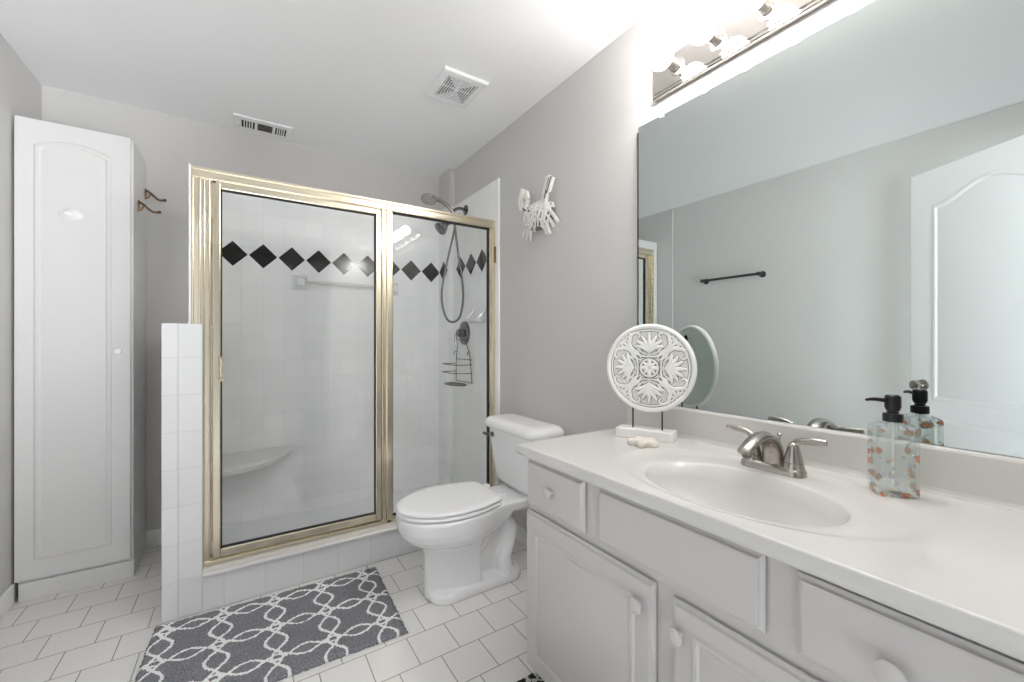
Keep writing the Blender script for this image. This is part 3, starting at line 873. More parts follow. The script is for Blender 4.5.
tank = [[(x, y, z) for x, y in rrect((xf + 1.318) / 2, TY, (1.318 - xf) / 2, hy, r, 8)] for z, xf, hy, r in
        ((0.388, 1.180, 0.150, 0.04), (0.396, 1.158, 0.182, 0.05), (0.42, 1.146, 0.196, 0.055), (0.55, 1.130, 0.212, 0.055), (0.688, 1.118, 0.224, 0.055))]
loft(bm, tank)
mk('tank', bm, 'ceramic', T, smooth=True, sharp=60)
bm = bmesh.new()
loft(bm, [[(x, y, z) for x, y in rrect((1.096 + 1.322) / 2, TY, (1.322 - 1.096) / 2 - e, 0.252 - e, max(0.02, 0.075 - e), 8)] for z, e in
          ((0.6885, 0.012), (0.692, 0.003), (0.704, 0.0), (0.716, 0.002), (0.729, 0.011), (0.738, 0.025), (0.742, 0.045), (0.743, 0.07))])
mk('tank_lid', bm, 'ceramic', T, smooth=True, sharp=180)
bm = bmesh.new()
lathe(bm, (1.128, 1.915, 0.652), (-1, 0, 0), [(0, 0.015), (0.014, 0.014), (0.018, 0.009)], 16)
tube(bm, smooth_path([(1.112, 1.915, 0.652), (1.100, 1.920, 0.652), (1.094, 1.940, 0.652), (1.092, 1.962, 0.654)], 5), [0.006, 0.006, 0.007, 0.008], 10)
mk('flush_lever', bm, 'chrome', T, smooth=True, label='chrome flush lever')
for dy in (-0.098, 0.098):
    bm = bmesh.new()
    lathe(bm, (1.06, TY + dy, 0.038), (0, 0, 1), [(0, 0.014), (0.010, 0.013), (0.017, 0.009), (0.019, 0.003)], 16)
    mk('bolt_cap', bm, 'plastic', T, smooth=True)

# supply valve behind the toilet
T = thing('supply_valve', 'small chrome water supply valve on the wall behind the toilet', 'valve', (1.322, 1.50, 0.15))
bm = bmesh.new()
lathe(bm, (1.3345, 1.50, 0.20), (-1, 0, 0), [(0, 0.028), (0.004, 0.026), (0.006, 0.010), (0.05, 0.010), (0.052, 0.014), (0.075, 0.014), (0.077, 0.008)], 16)
mk('stop_valve', bm, 'chrome', T, smooth=True)
bm = bmesh.new()
tube(bm, smooth_path([(1.272, 1.50, 0.21), (1.270, 1.52, 0.29), (1.262, 1.585, 0.36), (1.260, 1.60, 0.386)], 6), 0.005, 8)
mk('supply_line', bm, 'chrome', T, smooth=True)

# ------------------------------------------------------------------ vanity
VF = 0.812
VY0, VY1 = 0.0, 1.149
T = thing('vanity_cabinet', 'long white vanity cabinet with doors and drawers along the right wall', 'vanity', (1.07, 0.58, 0))
bm = B((VF, VF + 0.02, VY0, VY1, 0.060, 0.770), (VF + 0.02, 1.320, VY1 - 0.018, VY1, 0.0, 0.770), (VF + 0.02, 1.320, VY0, VY0 + 0.018, 0.0, 0.770),
       (VF + 0.02, 1.320, VY0 + 0.018, VY1 - 0.018, 0.060, 0.078), (1.302, 1.320, VY0 + 0.018, VY1 - 0.018, 0.078, 0.770))
mk('carcass', bm, 'vanity_paint', T, bevel=0.001)
mk('toe_board', B((VF + 0.06, VF + 0.075, VY0 + 0.018, VY1 - 0.018, 0.0, 0.060)), 'vanity_paint', T)
def slab(y0, y1, z0, z1):
    bm = bmesh.new()
    f = VF - 0.0005
    rings = []
    for e, x in ((0.014, f), (0.014, f - 0.0028), (0.0005, f - 0.0030), (0.0, f - 0.009), (0.005, f - 0.0115), (0.007, f - 0.0135), (0.009, f - 0.0185), (0.013, f - 0.0195)):
        rings.append([(x, y0 + e, z0 + e), (x, y1 - e, z0 + e), (x, y1 - e, z1 - e), (x, y0 + e, z1 - e)])
    loft(bm, rings)
    return bm
def vknob(y, z, par, sz=1.0):
    bm = bmesh.new()
    lathe(bm, (VF - 0.0198, y, z), (-1, 0, 0), [(0, 0.008 * sz), (0.008, 0.007 * sz), (0.013, 0.014 * sz), (0.018, 0.0172 * sz), (0.022, 0.0168 * sz), (0.0245, 0.0135 * sz), (0.0255, 0.007 * sz)], 22)
    mk('knob', bm, 'vanity_paint', par, smooth=True)
d = mk('drawer', slab(0.861, 1.134, 0.610, 0.758), 'vanity_paint', T)
vknob(1.000, 0.684, d)
mk('false_drawer_front', slab(0.384, 0.804, 0.612, 0.758), 'vanity_paint', T)
d = mk('drawer', slab(0.030, 0.331, 0.611, 0.753), 'vanity_paint', T)
vknob(0.202, 0.673, d, 1.15)
for y0, y1, ky, kz in ((0.624, 1.139, 0.661, 0.526), (0.060, 0.577, 0.554, 0.518)):
    d = mk('door', slab(y0, y1, 0.072, 0.588 if y0 > 0.5 else 0.582), 'vanity_paint', T)
    bm = bmesh.new()
    rect_panel(bm, lambda u, v, h: (VF - 0.0202 - h, u, v), y0 + 0.052, y1 - 0.052, 0.122, 0.536, 0.045, 0.008)
    mk('raised_panel', bm, 'vanity_paint', d, smooth=True, sharp=25)
    vknob(ky, kz, d, 1.1)

# one-piece top with moulded bowl
T = thing('sink_countertop', 'cream-white moulded countertop with an oval sink bowl on the white cabinet', 'countertop', (1.05, 0.58, 0.770))
TX0, TX1, TY0, TY1, TZ = 0.772, 1.334, -0.02, 1.164, 0.805
SCX, SCY, SAX, SAY = 0.986, 0.545, 0.156, 0.221
angs = [2 * pi * k / 120 for k in range(120)]
for cx_, cy_ in ((TX0, TY0), (TX0, TY1), (TX1, TY0), (TX1, TY1)):
    angs.append(math.atan2(cy_ - SCY, cx_ - SCX) % (2 * pi))
angs = sorted(angs)
def rim(a, g=0.0):
    c, s = cos(a), sin(a)
    ts = []
    if c > 1e-9: ts.append((TX1 - g - SCX) / c)
    if c < -1e-9: ts.append((TX0 + g - SCX) / c)
    if s > 1e-9: ts.append((TY1 - g - SCY) / s)
    if s < -1e-9: ts.append((TY0 + g - SCY) / s)
    t = min(ts)
    return SCX + c * t, SCY + s * t
def deck_z(x, y):
    q = math.sqrt(((x - 1.026) / 0.220) ** 2 + ((y - SCY) / 0.325) ** 2)
    t = min(1, max(0, (q - 0.93) / 0.10)); t = t * t * (3 - 2 * t)
    return TZ - 0.005 * (1 - t) + 0.0012 * math.exp(-((q - 1.05) / 0.03) ** 2)
rings = []
NB = 14
for i in range(NB + 1):
    s = 0.06 + 0.94 * i / NB
    dz = -0.135 * (1 - s ** 2.6) ** 0.75
    rg = []
    for a in angs:
        # ray to ellipse
        c, sn = cos(a), sin(a)
        t = 1 / math.sqrt((c / SAX) ** 2 + (sn / SAY) ** 2)
        x, y = SCX + c * t * s, SCY + sn * t * s
        rg.append((x, y, TZ - 0.005 + dz * 1.0 - 0.004))
    rings.append(rg)
NO = 22
for i in range(NO + 1):
    f = (i / NO)
    f = 0.02 + 0.98 * f
    rg = []
    for a in angs:
        c, sn = cos(a), sin(a)
        t = 1 / math.sqrt((c / SAX) ** 2 + (sn / SAY) ** 2)
        ex, ey = SCX + c * t, SCY + sn * t
        rx, ry = rim(a, 0.004)
        x, y = ex + (rx - ex) * f, ey + (ry - ey) * f
        rg.append((x, y, deck_z(x, y) - (0.0015 if i == 0 else 0)))
    rings.append(rg)
for g_, z in ((0.0012, TZ - 0.0012), (0.0, TZ - 0.004), (0.0, TZ - 0.018), (0.0, TZ - 0.028), (0.004, TZ - 0.035)):
    rings.append([(*rim(a, g_), z) for a in angs])
rings.append([(*rim(a, 0.03), TZ - 0.035) for a in angs])
bm = bmesh.new()
loft(bm, rings, cap0=True, cap1=False)
mk('basin_top', bm, 'marble', T, smooth=True, sharp=60)
bm = bmesh.new()
prof = [(1.3345, 0.8045), (1.310, 0.8045), (1.3135, 0.811), (1.315, 0.818), (1.315, 0.903), (1.318, 0.909), (1.324, 0.911), (1.3345, 0.911)]
loft(bm, [[(x, y, z) for x, z in prof] for y in (TY0, 1.163)])
mk('backsplash', bm, 'marble', T, bevel=0.002)
bm = bmesh.new()
lathe(bm, (SCX + 0.0, SCY, TZ - 0.1435), (0, 0, 1), [(0, 0.018), (0.002, 0.024), (0.004, 0.022), (0.006, 0.012), (0.008, 0.004)], 20)
mk('drain', bm, 'nickel', T, smooth=True)

# ------------------------------------------------------------------ faucet
FX, FY, FZ = 1.206, 0.558, 0.8015
T = thing('sink_faucet', 'brushed nickel two-handle faucet behind the sink bowl', 'faucet', (FX, FY, FZ))
bm = bmesh.new()
loft(bm, [[(FX + x, FY + y, z) for x, y in rrect(0, 0, 0.030 - e, 0.080 - e, 0.026 - e * 0.6, 8)] for z, e in ((FZ - 0.002, 0.0), (FZ + 0.010, 0.001), (FZ + 0.016, 0.004), (FZ + 0.019, 0.010))])
mk('base', bm, 'nickel', T, smooth=True, sharp=50)
bm = bmesh.new()
# tall tapering fin with a level beak that overhangs the bowl
sp_ = [(1.212, 0.010, 0.031, 0.026), (1.212, 0.034, 0.028, 0.025), (1.205, 0.060, 0.025, 0.023), (1.186, 0.082, 0.0225, 0.019), (1.157, 0.094, 0.021, 0.015),
       (1.124, 0.093, 0.0195, 0.0125), (1.094, 0.084, 0.0185, 0.0115), (1.070, 0.073, 0.0175, 0.011), (1.060, 0.065, 0.016, 0.010)]
pp = smooth_path([(x, FY, FZ + h) for x, h, a, b in sp_], 4)
rs = [sp_[min(int(i / 4), len(sp_) - 1)] for i in range(len(pp))]
rings = []
for i, p in enumerate(pp):
    t = (pp[min(i + 1, len(pp) - 1)] - pp[max(i - 1, 0)]).normalized()
    n_ = Vector((0, 1, 0)); u_ = n_.cross(t)
    j = i / 4
    k = min(int(j), len(sp_) - 2); fr = j - k
    wa = sp_[k][2] * (1 - fr) + sp_[k + 1][2] * fr; hb = sp_[k][3] * (1 - fr) + sp_[k + 1][3] * fr
    rings.append([p + n_ * (wa * cos(2 * pi * q / 20)) + u_ * (hb * sin(2 * pi * q / 20)) for q in range(20)])
loft(bm, rings)
sp = mk('spout', bm, 'nickel', T, smooth=True, sharp=50)
bm = bmesh.new()
lathe(bm, (1.074, FY, FZ + 0.069), (0, 0, -1), [(0, 0.012), (0.012, 0.012), (0.016, 0.010), (0.017, 0.004)], 16)
mk('aerator', bm, 'chrome', sp, smooth=True)
for s in (1, -1):
    hy = FY + s * 0.051
    bm = bmesh.new()
    lathe(bm, (FX, hy, FZ + 0.008), (0, 0, 1), [(0, 0.027), (0.006, 0.0265), (0.022, 0.0225), (0.024, 0.021), (0.025, 0.0225), (0.045, 0.018), (0.062, 0.0135), (0.072, 0.010), (0.076, 0.004)], 24)
    h = mk('handle', bm, 'nickel', T, smooth=True, sharp=50)
    bm = bmesh.new()
    lp = smooth_path([(FX, hy - s * 0.006, FZ + 0.045), (FX, hy - s * 0.002, FZ + 0.072), (FX, hy + s * 0.014, FZ + 0.088), (FX, hy + s * 0.040, FZ + 0.0935), (FX, hy + s * 0.074, FZ + 0.0955)], 6)
    tube(bm, lp, [0.012, 0.010, 0.008, 0.0085, 0.0075], 12, flat=0.62)
    mk('lever', bm, 'nickel', h, smooth=True)
bm = bmesh.new()
cyl(bm, (1.246, FY, FZ + 0.010), (1.246, FY, FZ + 0.085), 0.0028, n=8)
ball(bm, (1.246, FY, FZ + 0.088), 0.006, n=12, m=8)
mk('lift_rod', bm, 'nickel', T, smooth=True)

# ------------------------------------------------------------------ wall mirror
T = thing('wall_mirror', 'large frameless mirror on the wall above the vanity backsplash', 'mirror', (1.332, 0.55, 0.911))
mk('mirror_pane', B((1.3285, 1.3335, -0.02, 1.116, 0.9125, 2.005)), 'mirror', T)
for y in (1.005, 0.10):
    bm = B((1.323, 1.3345, y - 0.008, y + 0.008, 2.006, 2.018), (1.323, 1.3275, y - 0.008, y + 0.008, 1.994, 2.006))
    mk('clip', bm, 'plastic', T, bevel=0.002, label='clear plastic mirror clip')
mk('edge_channel', B((1.326, 1.3345, 1.1165, 1.1195, 0.913, 1.985)), 'chrome', T)

# ------------------------------------------------------------------ vanity light
T = thing('vanity_light', 'polished nickel vanity light bar with round bulbs above the mirror', 'light fixture', (1.32, 0.54, 2.13))
bm = bmesh.new()
rings = []
for x, e in ((1.3345, 0.0), (1.312, 0.0), (1.309, 0.003), (1.309, 0.010), (1.304, 0.013), (1.304, 0.018)):
    rings.append([(x, 0.045 + e, 2.068 + e), (x, 1.033 - e, 2.068 + e), (x, 1.033 - e, 2.197 - e), (x, 0.045 + e, 2.197 - e)])
loft(bm, rings)
mk('back_plate', bm, 'polished', T)
for k in range(6):
    y = 0.920 - 0.1525 * k
    bm = bmesh.new()
    lathe(bm, (1.3045, y, 2.132), (-1, 0, 0), [(0, 0.030), (0.003, 0.029), (0.005, 0.020), (0.020, 0.020), (0.022, 0.0185), (0.054, 0.0185), (0.056, 0.017), (0.056, 0.014)], 24)
    s_ = mk('socket', bm, 'nickel', T, smooth=True, sharp=40)
    bm = bmesh.new()
    pr_ = [(0.050, 0.012), (0.058, 0.0135)]
    R_ = 0.0425
    c0 = 0.098
    for q in range(3, 20):
        a = pi - q / 19 * pi
        pr_.append((c0 + R_ * -cos(pi - a) if False else c0 - R_ * cos(q / 19 * pi), R_ * sin(q / 19 * pi) + 0.0004))
    lathe(bm, (1.3045, y, 2.132), (-1, 0, 0), pr_, 28)
    mk('bulb', bm, 'bulb', s_, smooth=True, sharp=180, label='lit round bulb')

# ------------------------------------------------------------------ wall crab
T = thing('crab_wall_decor', 'whitewashed driftwood crab hanging on the grey wall above the toilet', 'wall decor', (1.334, 1.745, 1.80))
def stick(bm, a, b, wd, th, up=(-1, 0, 0), mi=0):
    a = Vector(a); b = Vector(b); t = (b - a).normalized()
    u = Vector(up); u = (u - t * u.dot(t)).normalized(); v = t.cross(u)
    loft(bm, [[p + u * (th / 2 * i) + v * (wd / 2 * j) for i, j in ((1, 1), (1, -1), (-1, -1), (-1, 1))] for p in (a, b)], mi=mi)
bm = bmesh.new()
bc = Vector((1.334, 1.764, 1.813))
CW, CH = 0.130, 0.078
def shell(y, z, extra=0.0):
    q = min(1.0, math.sqrt((y / CW) ** 2 + (z / CH) ** 2))
    return Vector((bc.x - 0.012 - 0.046 * math.sqrt(max(0, 1 - q * q)) - extra, bc.y + y, bc.z + z))
rings = []
for i in range(9):
    q = max(0.015, i / 8 * 0.97)
    rings.append([shell(CW * q * cos(2 * pi * k / 28), CH * q * sin(2 * pi * k / 28), -0.003) for k in range(28)])
rings.append([Vector((1.3342, bc.y + CW * 0.9 * cos(2 * pi * k / 28), bc.z + CH * 0.9 * sin(2 * pi * k / 28))) for k in range(28)])
loft(bm, rings, mi=1)
rnd = random.Random(11)
for iy in range(-5, 6):
    for iz in range(-5, 6):
        y = iy * 0.026 + rnd.uniform(-0.006, 0.006) + (iz % 2) * 0.012
        z = iz * 0.0145 + rnd.uniform(-0.003, 0.003)
        if (y / CW) ** 2 + (z / CH) ** 2 > 0.90: continue
        if z > 0.020 and y < 0.05: d_ = Vector((-0.93, -0.36))
        elif y < -0.01: d_ = Vector((-0.50, 0.86))
        elif y < 0.04: d_ = Vector((-0.72, 0.62))
        else: d_ = Vector((-0.88, 0.40))
        a_ = rnd.uniform(-0.16, 0.16)
        d_ = Vector((d_.x * cos(a_) - d_.y * sin(a_), d_.x * sin(a_) + d_.y * cos(a_)))
        L = rnd.uniform(0.022, 0.030)
        while L > 0.008 and max(((y + g_ * d_.x * L) / CW) ** 2 + ((z + g_ * d_.y * L) / CH) ** 2 for g_ in (-1, 1)) > 1.04: L -= 0.002
        lift = rnd.uniform(0.001, 0.008)
        stick(bm, shell(y - d_.x * L, z - d_.y * L, lift), shell(y + d_.x * L, z + d_.y * L, lift + rnd.uniform(-0.002, 0.004)), rnd.uniform(0.009, 0.0125), 0.004, mi=1 if rnd.random() < 0.06 else 0)
mk('body', bm, ['driftwood', 'driftwood_grey'], T)
def limb(pts, wd, th, ex=None):
    bm = bmesh.new()
    for a, b in zip(pts, pts[1:]):
        a = Vector(a); b = Vector(b)
        stick(bm, a, b, wd, th)
        n_ = (b - a).cross(Vector((-1, 0, 0))).normalized()
        for q in (-0.33, 0.0, 0.33):
            o_ = n_ * wd * q + Vector((-th * 0.7, 0, 0)) + (b - a) * rnd.uniform(-0.10, 0.10)
            stick(bm, a + o_, b + o_, wd * 0.26, th * 0.5, mi=1 if rnd.random() < 0.2 else 0)
    return bm
mk('claw_arm', limb([(1.302, 1.800, 1.835), (1.292, 1.862, 1.882)], 0.030, 0.012), ['driftwood', 'driftwood_grey'], T)
mk('claw', limb([(1.290, 1.880, 1.868), (1.288, 1.892, 1.925), (1.288, 1.866, 1.982)], 0.027, 0.012), ['driftwood', 'driftwood_grey'], T)
mk('claw', limb([(1.290, 1.842, 1.868), (1.288, 1.824, 1.912), (1.288, 1.838, 1.955)], 0.026, 0.012), ['driftwood', 'driftwood_grey'], T)
mk('claw_arm', limb([(1.302, 1.706, 1.838), (1.290, 1.668, 1.895)], 0.036, 0.012), ['driftwood', 'driftwood_grey'], T)
mk('claw', limb([(1.290, 1.680, 1.880), (1.286, 1.634, 1.972)], 0.034, 0.012), ['driftwood', 'driftwood_grey'], T)
mk('claw', limb([(1.284, 1.640, 1.900), (1.282, 1.604, 1.962)], 0.026, 0.012), ['driftwood', 'driftwood_grey'], T)
for a, b in (((1.300, 1.645, 1.806), (1.318, 1.598, 1.735)), ((1.300, 1.668, 1.790), (1.318, 1.630, 1.718)), ((1.300, 1.690, 1.775), (1.318, 1.662, 1.690)), ((1.300, 1.708, 1.765), (1.318, 1.690, 1.694)),
             ((1.306, 1.862, 1.755), (1.322, 1.905, 1.722)), ((1.306, 1.838, 1.745), (1.322, 1.876, 1.702)), ((1.306, 1.812, 1.740), (1.322, 1.842, 1.690))):
    o_ = Vector((0, 0.008, 0.010)); bm = bmesh.new(); stick(bm, Vector(a) + o_, Vector(b) + o_, 0.014, 0.010); mk('leg', bm, 'driftwood', T)

# ------------------------------------------------------------------ carved disc on a stand
rz = math.atan2(-0.91, 0.415)
T = thing('carved_disc_stand', 'round whitewashed carved disc on a block stand at the vanity corner', 'decor', (1.203, 0.977, TZ), rz)
mk('base_block', B((-0.099, 0.099, -0.035, 0.035, 0.0, 0.033)), 'carved', T, bevel=0.002, local=True)
for x in (-0.046, 0.056):
    bm = bmesh.new(); cyl(bm, (x, 0, 0.0325), (x, 0, 0.115), 0.0028, n=10)
    mk('rod', bm, 'black_iron', T, local=True, smooth=True, label='black iron rod')
DCX, DCZ, DR = 0.0137, 0.250, 0.156
bm = bmesh.new()
# turned disc: flat back, raised rounded rim, recessed face
prof = [(0.003, 0.0), (0.003, 0.141), (0.008, 0.143), (0.008, 0.150), (0.004, DR - 0.001), (-0.006, DR), (-0.010, DR - 0.002), (-0.0135, DR - 0.006), (-0.0140, DR - 0.010), (-0.0120, DR - 0.014), (-0.0075, DR - 0.016)]
n = 72
rg = [[(DCX + max(r, 0.001) * cos(2 * pi * k / n), h, DCZ + max(r, 0.001) * sin(2 * pi * k / n)) for k in range(n)] for h, r in prof]
loft(bm, rg, cap0=True, cap1=False)
disc = mk('disc', bm, 'carved', T, local=True, smooth=True, sharp=50)
bm = bmesh.new()
rg = [[(DCX + r * cos(2 * pi * k / n), h, DCZ + r * sin(2 * pi * k / n)) for k in range(n)] for h, r in ((-0.0075, DR - 0.0155), (-0.0070, 0.001))]
loft(bm, rg, cap0=False, cap1=True)
mk('recessed_face', bm, 'carved_field', disc, local=True, smooth=True)
bm = bmesh.new()
bw = bmesh.new()   # wider flat dark grey copy behind each carved line
def fl(pts, r, rot, taper=True, dep=-0.0085, flat=0.9):
    c, s = cos(rot), sin(rot)
    P = smooth_path([(DCX + 1.10 * (x * c - y * s), dep, DCZ + 1.10 * (x * s + y * c)) for x, y in pts], 5)
    rr_ = [r * (0.35 + 0.65 * sin(pi * (0.08 + 0.84 * i / (len(P) - 1)))) for i in range(len(P))] if taper else [r] * len(P)
    tube(bm, P, rr_, 8, flat=flat, up=(0, 1, 0))
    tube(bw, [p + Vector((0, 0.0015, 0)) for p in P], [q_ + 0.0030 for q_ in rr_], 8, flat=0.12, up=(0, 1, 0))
def circ(r0, r, cx=0, cy=0, m=48):
    tube(bm, [(DCX + cx + r0 * cos(2 * pi * k / m), -0.0085, DCZ + cy + r0 * sin(2 * pi * k / m)) for k in range(m)], r, 8, closed=True, up=(0, 1, 0))
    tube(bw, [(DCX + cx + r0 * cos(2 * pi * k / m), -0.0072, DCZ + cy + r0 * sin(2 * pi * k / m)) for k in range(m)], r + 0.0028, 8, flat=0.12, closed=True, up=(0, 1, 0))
circ(DR - 0.0225, 0.0030)
circ(0.030, 0.0038)
for q in range(4):
    a = q * pi / 2 + pi / 2
    # fan of leaves
    for j in range(-3, 4):
        ang = j * 0.30
        L = 0.062 - abs(j) * 0.006
        fl([(0.050, 0), (0.050 + L * 0.55 * cos(ang), L * 0.55 * sin(ang) * 1.1), (0.050 + L * cos(ang * 1.25), L * sin(ang * 1.25) * 1.15)], 0.0072, a)
    for sg in (1, -1):
        # long scrolls hugging each fan
        fl([(0.036, sg * 0.006), (0.040, sg * 0.030), (0.058, sg * 0.052), (0.084, sg * 0.064), (0.106, sg * 0.056), (0.113, sg * 0.040), (0.104, sg * 0.030), (0.095, sg * 0.037)], 0.0056, a)
        fl([(0.030, sg * 0.026), (0.050, sg * 0.036), (0.062, sg * 0.062), (0.068, sg * 0.085), (0.084, sg * 0.094)], 0.0050, a)
        fl([(0.074, sg * 0.076), (0.088, sg * 0.078), (0.103, sg * 0.070)], 0.0050, a)
        fl([(0.048, sg * 0.022), (0.060, sg * 0.034), (0.074, sg * 0.040)], 0.0045, a)
    # rosette petals and corner buds
    fl([(0.006, 0), (0.016, 0), (0.026, 0)], 0.0080, a)
    fl([(0.006, 0), (0.015, 0), (0.024, 0)], 0.0062, a + pi / 4)
    for dd in (-0.30, 0.0, 0.30):
        fl([(0.094, 0.094 * dd * 0.2), (0.108, 0.108 * dd * 0.7), (0.122, 0.122 * dd)], 0.0060, a + pi / 4)
    fl([(0.056, 0), (0.070, 0), (0.086, 0)], 0.0058, a + pi / 4)
mk('carved_scrolls', bm, 'carved', disc, local=True, smooth=True, sharp=180)
mk('scroll_outline', bw, 'scroll_outline', disc, local=True, smooth=True, sharp=180, label='grey outlines behind the carved scrolls')
bm = bmesh.new()
rg = [[(DCX + r * cos(2 * pi * k / n), h, DCZ + r * sin(2 * pi * k / n)) for k in range(n)] for h, r in ((0.0031, 0.140), (0.0042, 0.140), (0.0042, 0.001))]
loft(bm, rg, cap0=False, cap1=True)
mk('back_panel', bm, 'backing', disc, local=True, label='pale green back panel')
for z in (DCZ + 0.105, DCZ - 0.105):
    bm = bmesh.new()
    ball(bm, (DCX - 0.02, 0.008, z), 0.009, 0.006, 0.014, 14, 10)
    mk('clip', bm, 'black_iron', disc, local=True, smooth=True, label='black back clip')

# five-lobed ornament
T = thing('flower_ornament', 'small pale five-lobed ornament lying in front of the carved disc stand', 'ornament', (1.112, 0.913, TZ))
bm = bmesh.new()
rings = []
for z, k_ in ((0.0, 0.92), (0.004, 1.0), (0.014, 1.0), (0.019, 0.92), (0.021, 0.70), (0.019, 0.40), (0.017, 0.25)):
    rings.append([(1.112 + k_ * (0.042 + 0.011 * cos(5 * a + 0.6)) * cos(a), 0.913 + k_ * (0.042 + 0.011 * cos(5 * a + 0.6)) * sin(a), TZ + z) for a in [2 * pi * q / 60 for q in range(60)]])
loft(bm, rings)
mk('lobed_body', bm, 'star', T, smooth=True, sharp=60)
bm = bmesh.new()
lathe(bm, (1.112, 0.913, TZ + 0.016), (0, 0, 1), [(0, 0.014), (0.004, 0.013), (0.007, 0.006)], 16)
mk('button', bm, 'star', T, smooth=True)

# ------------------------------------------------------------------ soap dispenser
T = thing('soap_dispenser', 'clear floral glass soap dispenser with a black pump on the vanity top', 'soap dispenser', (1.2277, 0.315, TZ), radians(-46.7))
HX, HY = 0.0365, 0.0272
bm = bmesh.new()
def rr3(hx, hy, r, z): return [(x, y, z) for x, y in rrect(0, 0, hx, hy, r, 3)]
loft(bm, [rr3(HX - 0.003, HY - 0.003, 0.003, 0.0), rr3(HX, HY, 0.004, 0.004), rr3(HX, HY, 0.004, 0.148), rr3(HX - 0.002, HY - 0.002, 0.004, 0.153), rr3(0.024, 0.019, 0.012, 0.160), rr3(0.0145, 0.0145, 0.0140, 0.163), rr3(0.0145, 0.0145, 0.0140, 0.170)], cap1=True)
loft(bm, [rr3(HX - 0.005, HY - 0.005, 0.004, 0.014), rr3(HX - 0.0045, HY - 0.0045, 0.004, 0.018), rr3(HX - 0.0045, HY - 0.0045, 0.004, 0.145), rr3(0.022, 0.017, 0.011, 0.153), rr3(0.011, 0.011, 0.0105, 0.157), rr3(0.011, 0.011, 0.0105, 0.168)][::-1])
me_ = mk('bottle', bm, 'soap_glass', T, local=True, smooth=True, sharp=30)
bm = bmesh.new()
lathe(bm, (0, 0, 0.164), (0, 0, 1), [(0, 0.0175), (0.001, 0.0180), (0.016, 0.0180), (0.018, 0.0165), (0.019, 0.011), (0.024, 0.010), (0.026, 0.013), (0.031, 0.013), (0.033, 0.009)], 24)
p_ = mk('pump_collar', bm, 'dark_plastic', T, local=True, smooth=True, sharp=40)
bm = bmesh.new()
lathe(bm, (0, 0, 0.194), (0, 0, 1), [(0, 0.009), (0.001, 0.0145), (0.024, 0.0145), (0.027, 0.0135), (0.030, 0.010)], 24)
mk('pump_head', bm, 'dark_plastic', p_, local=True, smooth=True, sharp=40)
bm = bmesh.new()
tube(bm, smooth_path([(-0.012, 0, 0.2105), (-0.034, 0, 0.213), (-0.048, 0, 0.212), (-0.051, 0, 0.209)], 5), [0.0052, 0.0042, 0.0035, 0.003], 10)
mk('nozzle', bm, 'dark_plastic', p_, local=True, smooth=True)
bm = bmesh.new()
cyl(bm, (0.0, 0, 0.020), (0.0, 0, 0.168), 0.0025, n=8)
mk('dip_tube', bm, 'plastic', p_, local=True, smooth=True)

# ------------------------------------------------------------------ rugs
def make_rug(name, label, cx, cy, hx, hy, rot, mat, grp=None):
    T = bmesh.new()
    nx, ny = int(hx * 2 / 0.006), int(hy * 2 / 0.006)
    rnd = random.Random(5)
    grid = []
    for i in range(nx + 1):
        row = []
        for j in range(ny + 1):
            x = -hx + 2 * hx * i / nx; y = -hy + 2 * hy * j / ny
            e = min(hx - abs(x), hy - abs(y))
            z = 0.013 + rnd.uniform(-0.0022, 0.0022) + 0.0015 * sin(x * 9) * sin(y * 11)
            if e < 0.012: z *= 0.45 + 0.55 * e / 0.012
            if e < 0.001: x += rnd.uniform(-0.003, 0.003); y += rnd.uniform(-0.003, 0.003); z = 0.004
            row.append(T.verts.new((x, y, z)))
        grid.append(row)
    for i in range(nx):
        for j in range(ny):
            T.faces.new((grid[i][j], grid[i + 1][j], grid[i + 1][j + 1], grid[i][j + 1]))
    edge = [grid[i][0] for i in range(nx + 1)] + [grid[nx][j] for j in range(1, ny + 1)] + [grid[i][ny] for i in range(nx - 1, -1, -1)] + [grid[0][j] for j in range(ny - 1, 0, -1)]
    low = [T.verts.new((v.co.x * 0.995, v.co.y * 0.995, 0.0008)) for v in edge]
    for k in range(len(edge)):
        T.faces.new((edge[k], low[k], low[(k + 1) % len(low)], edge[(k + 1) % len(edge)]))
    T.faces.new(low[::-1])
    o = mk(name, T, mat, local=True, smooth=True, sharp=180)
    o.location = (cx, cy, 0); o.rotation_euler = (0, 0, rot)
    return tag(o, label, 'rug', grp)
RCX, RCY = 0.124, 1.876
rdx, rdy, rth = 0.487 - RCX, 2.070 - RCY, radians(2.0)
make_rug('bath_rug', 'grey bath rug with a white trellis pattern in front of the shower', RCX, RCY, 0.430, 0.274, -rth,
         rug_mat('grey_trellis_pile', (132, 133, 138), (246, 246, 246), rdx * cos(rth) - rdy * sin(rth), rdx * sin(rth) + rdy * cos(rth), 0.186, 0.187, 0.027, 0.036, 0.0052))
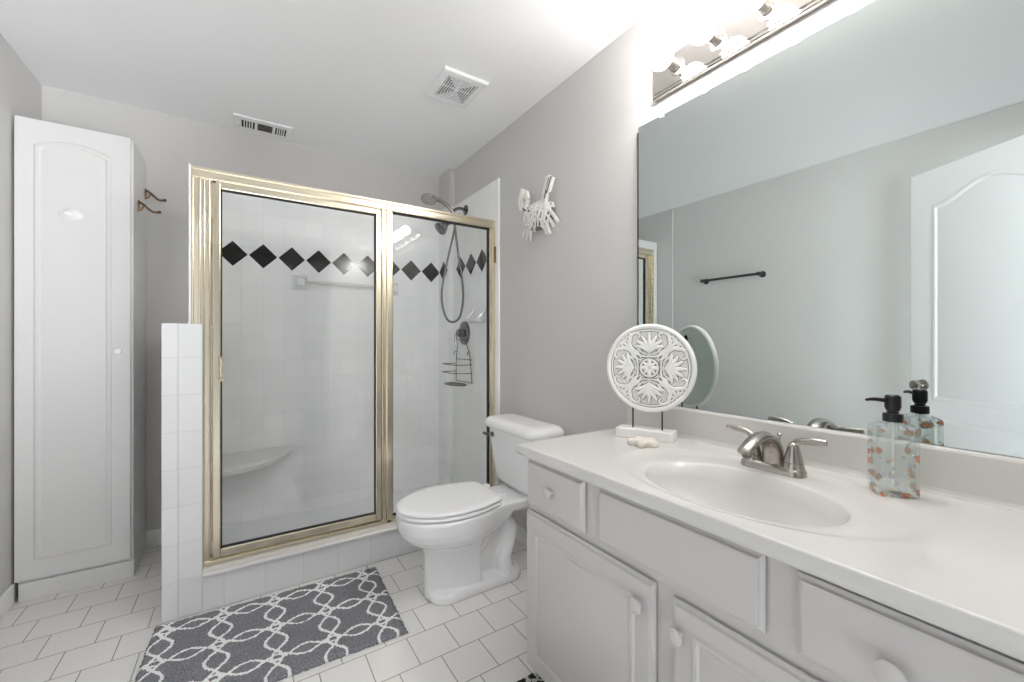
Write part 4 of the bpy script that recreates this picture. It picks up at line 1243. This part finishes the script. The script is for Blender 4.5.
make_rug('bath_mat', 'dark bath mat with pale lines at the foot of the vanity', 0.602, 0.86, 0.26, 0.30, 0.0,
         rug_mat('dark_trellis_pile', (44, 42, 42), (200, 196, 192), 0.20, 0.26, 0.12, 0.12, 0.02, 0.02, 0.004))

# ------------------------------------------------------------------ left wall: towel bar and the open door seen in the mirror
T = thing('towel_bar', 'dark metal towel bar mounted on the left wall', 'towel bar', (XL2, 1.94, 1.688))
for y in (1.700, 2.185):
    bm = bmesh.new()
    lathe(bm, (XL2, y, 1.688), (1, 0, 0), [(0, 0.026), (0.006, 0.025), (0.010, 0.012), (0.050, 0.011), (0.056, 0.015), (0.074, 0.015), (0.078, 0.010)], 20)
    mk('post', bm, 'dark_nickel', T, smooth=True, sharp=50)
bm = bmesh.new()
cyl(bm, (XL2 + 0.064, 1.700, 1.688), (XL2 + 0.064, 2.185, 1.688), 0.0105, n=14)
mk('bar', bm, 'dark_nickel', T, smooth=True)

# door leaf: local x runs from the latch edge to the hinge edge, local -y faces the mirror side
da = math.atan2(0.293 - 0.700, -0.137 + 0.357)
T = thing('door_1', None, None, (-0.631 - 0.0175 * 0.8797, 0.764 - 0.0175 * 0.4756, 0.0), da, kind='structure')
bm = B((0.0, 0.760, -0.0175, 0.0175, 0.010, 2.110))
leaf = mk('door_leaf', bm, 'door_paint', T, bevel=0.002, local=True)
for sgn in (1, -1):
    bm = bmesh.new()
    rect_panel(bm, lambda u, v, h: (u, sgn * (0.0176 + h), v), 0.115, 0.645, 0.817, 1.990, 0.065, 0.009, arch=0.080, ogee=True)
    rect_panel(bm, lambda u, v, h: (u, sgn * (0.0176 + h), v), 0.115, 0.645, 0.24, 0.719, 0.065, 0.008)
    mk('raised_panel', bm, 'door_paint', leaf, local=True, smooth=True, sharp=25)
    bm = bmesh.new()
    lathe(bm, (0.068, sgn * 0.0178, 0.899), (0, sgn, 0), [(0, 0.032), (0.006, 0.031), (0.010, 0.014), (0.030, 0.012), (0.034, 0.022), (0.044, 0.028), (0.058, 0.027), (0.064, 0.018), (0.066, 0.006)], 24)
    mk('door_knob', bm, 'nickel', leaf, local=True, smooth=True, sharp=50)
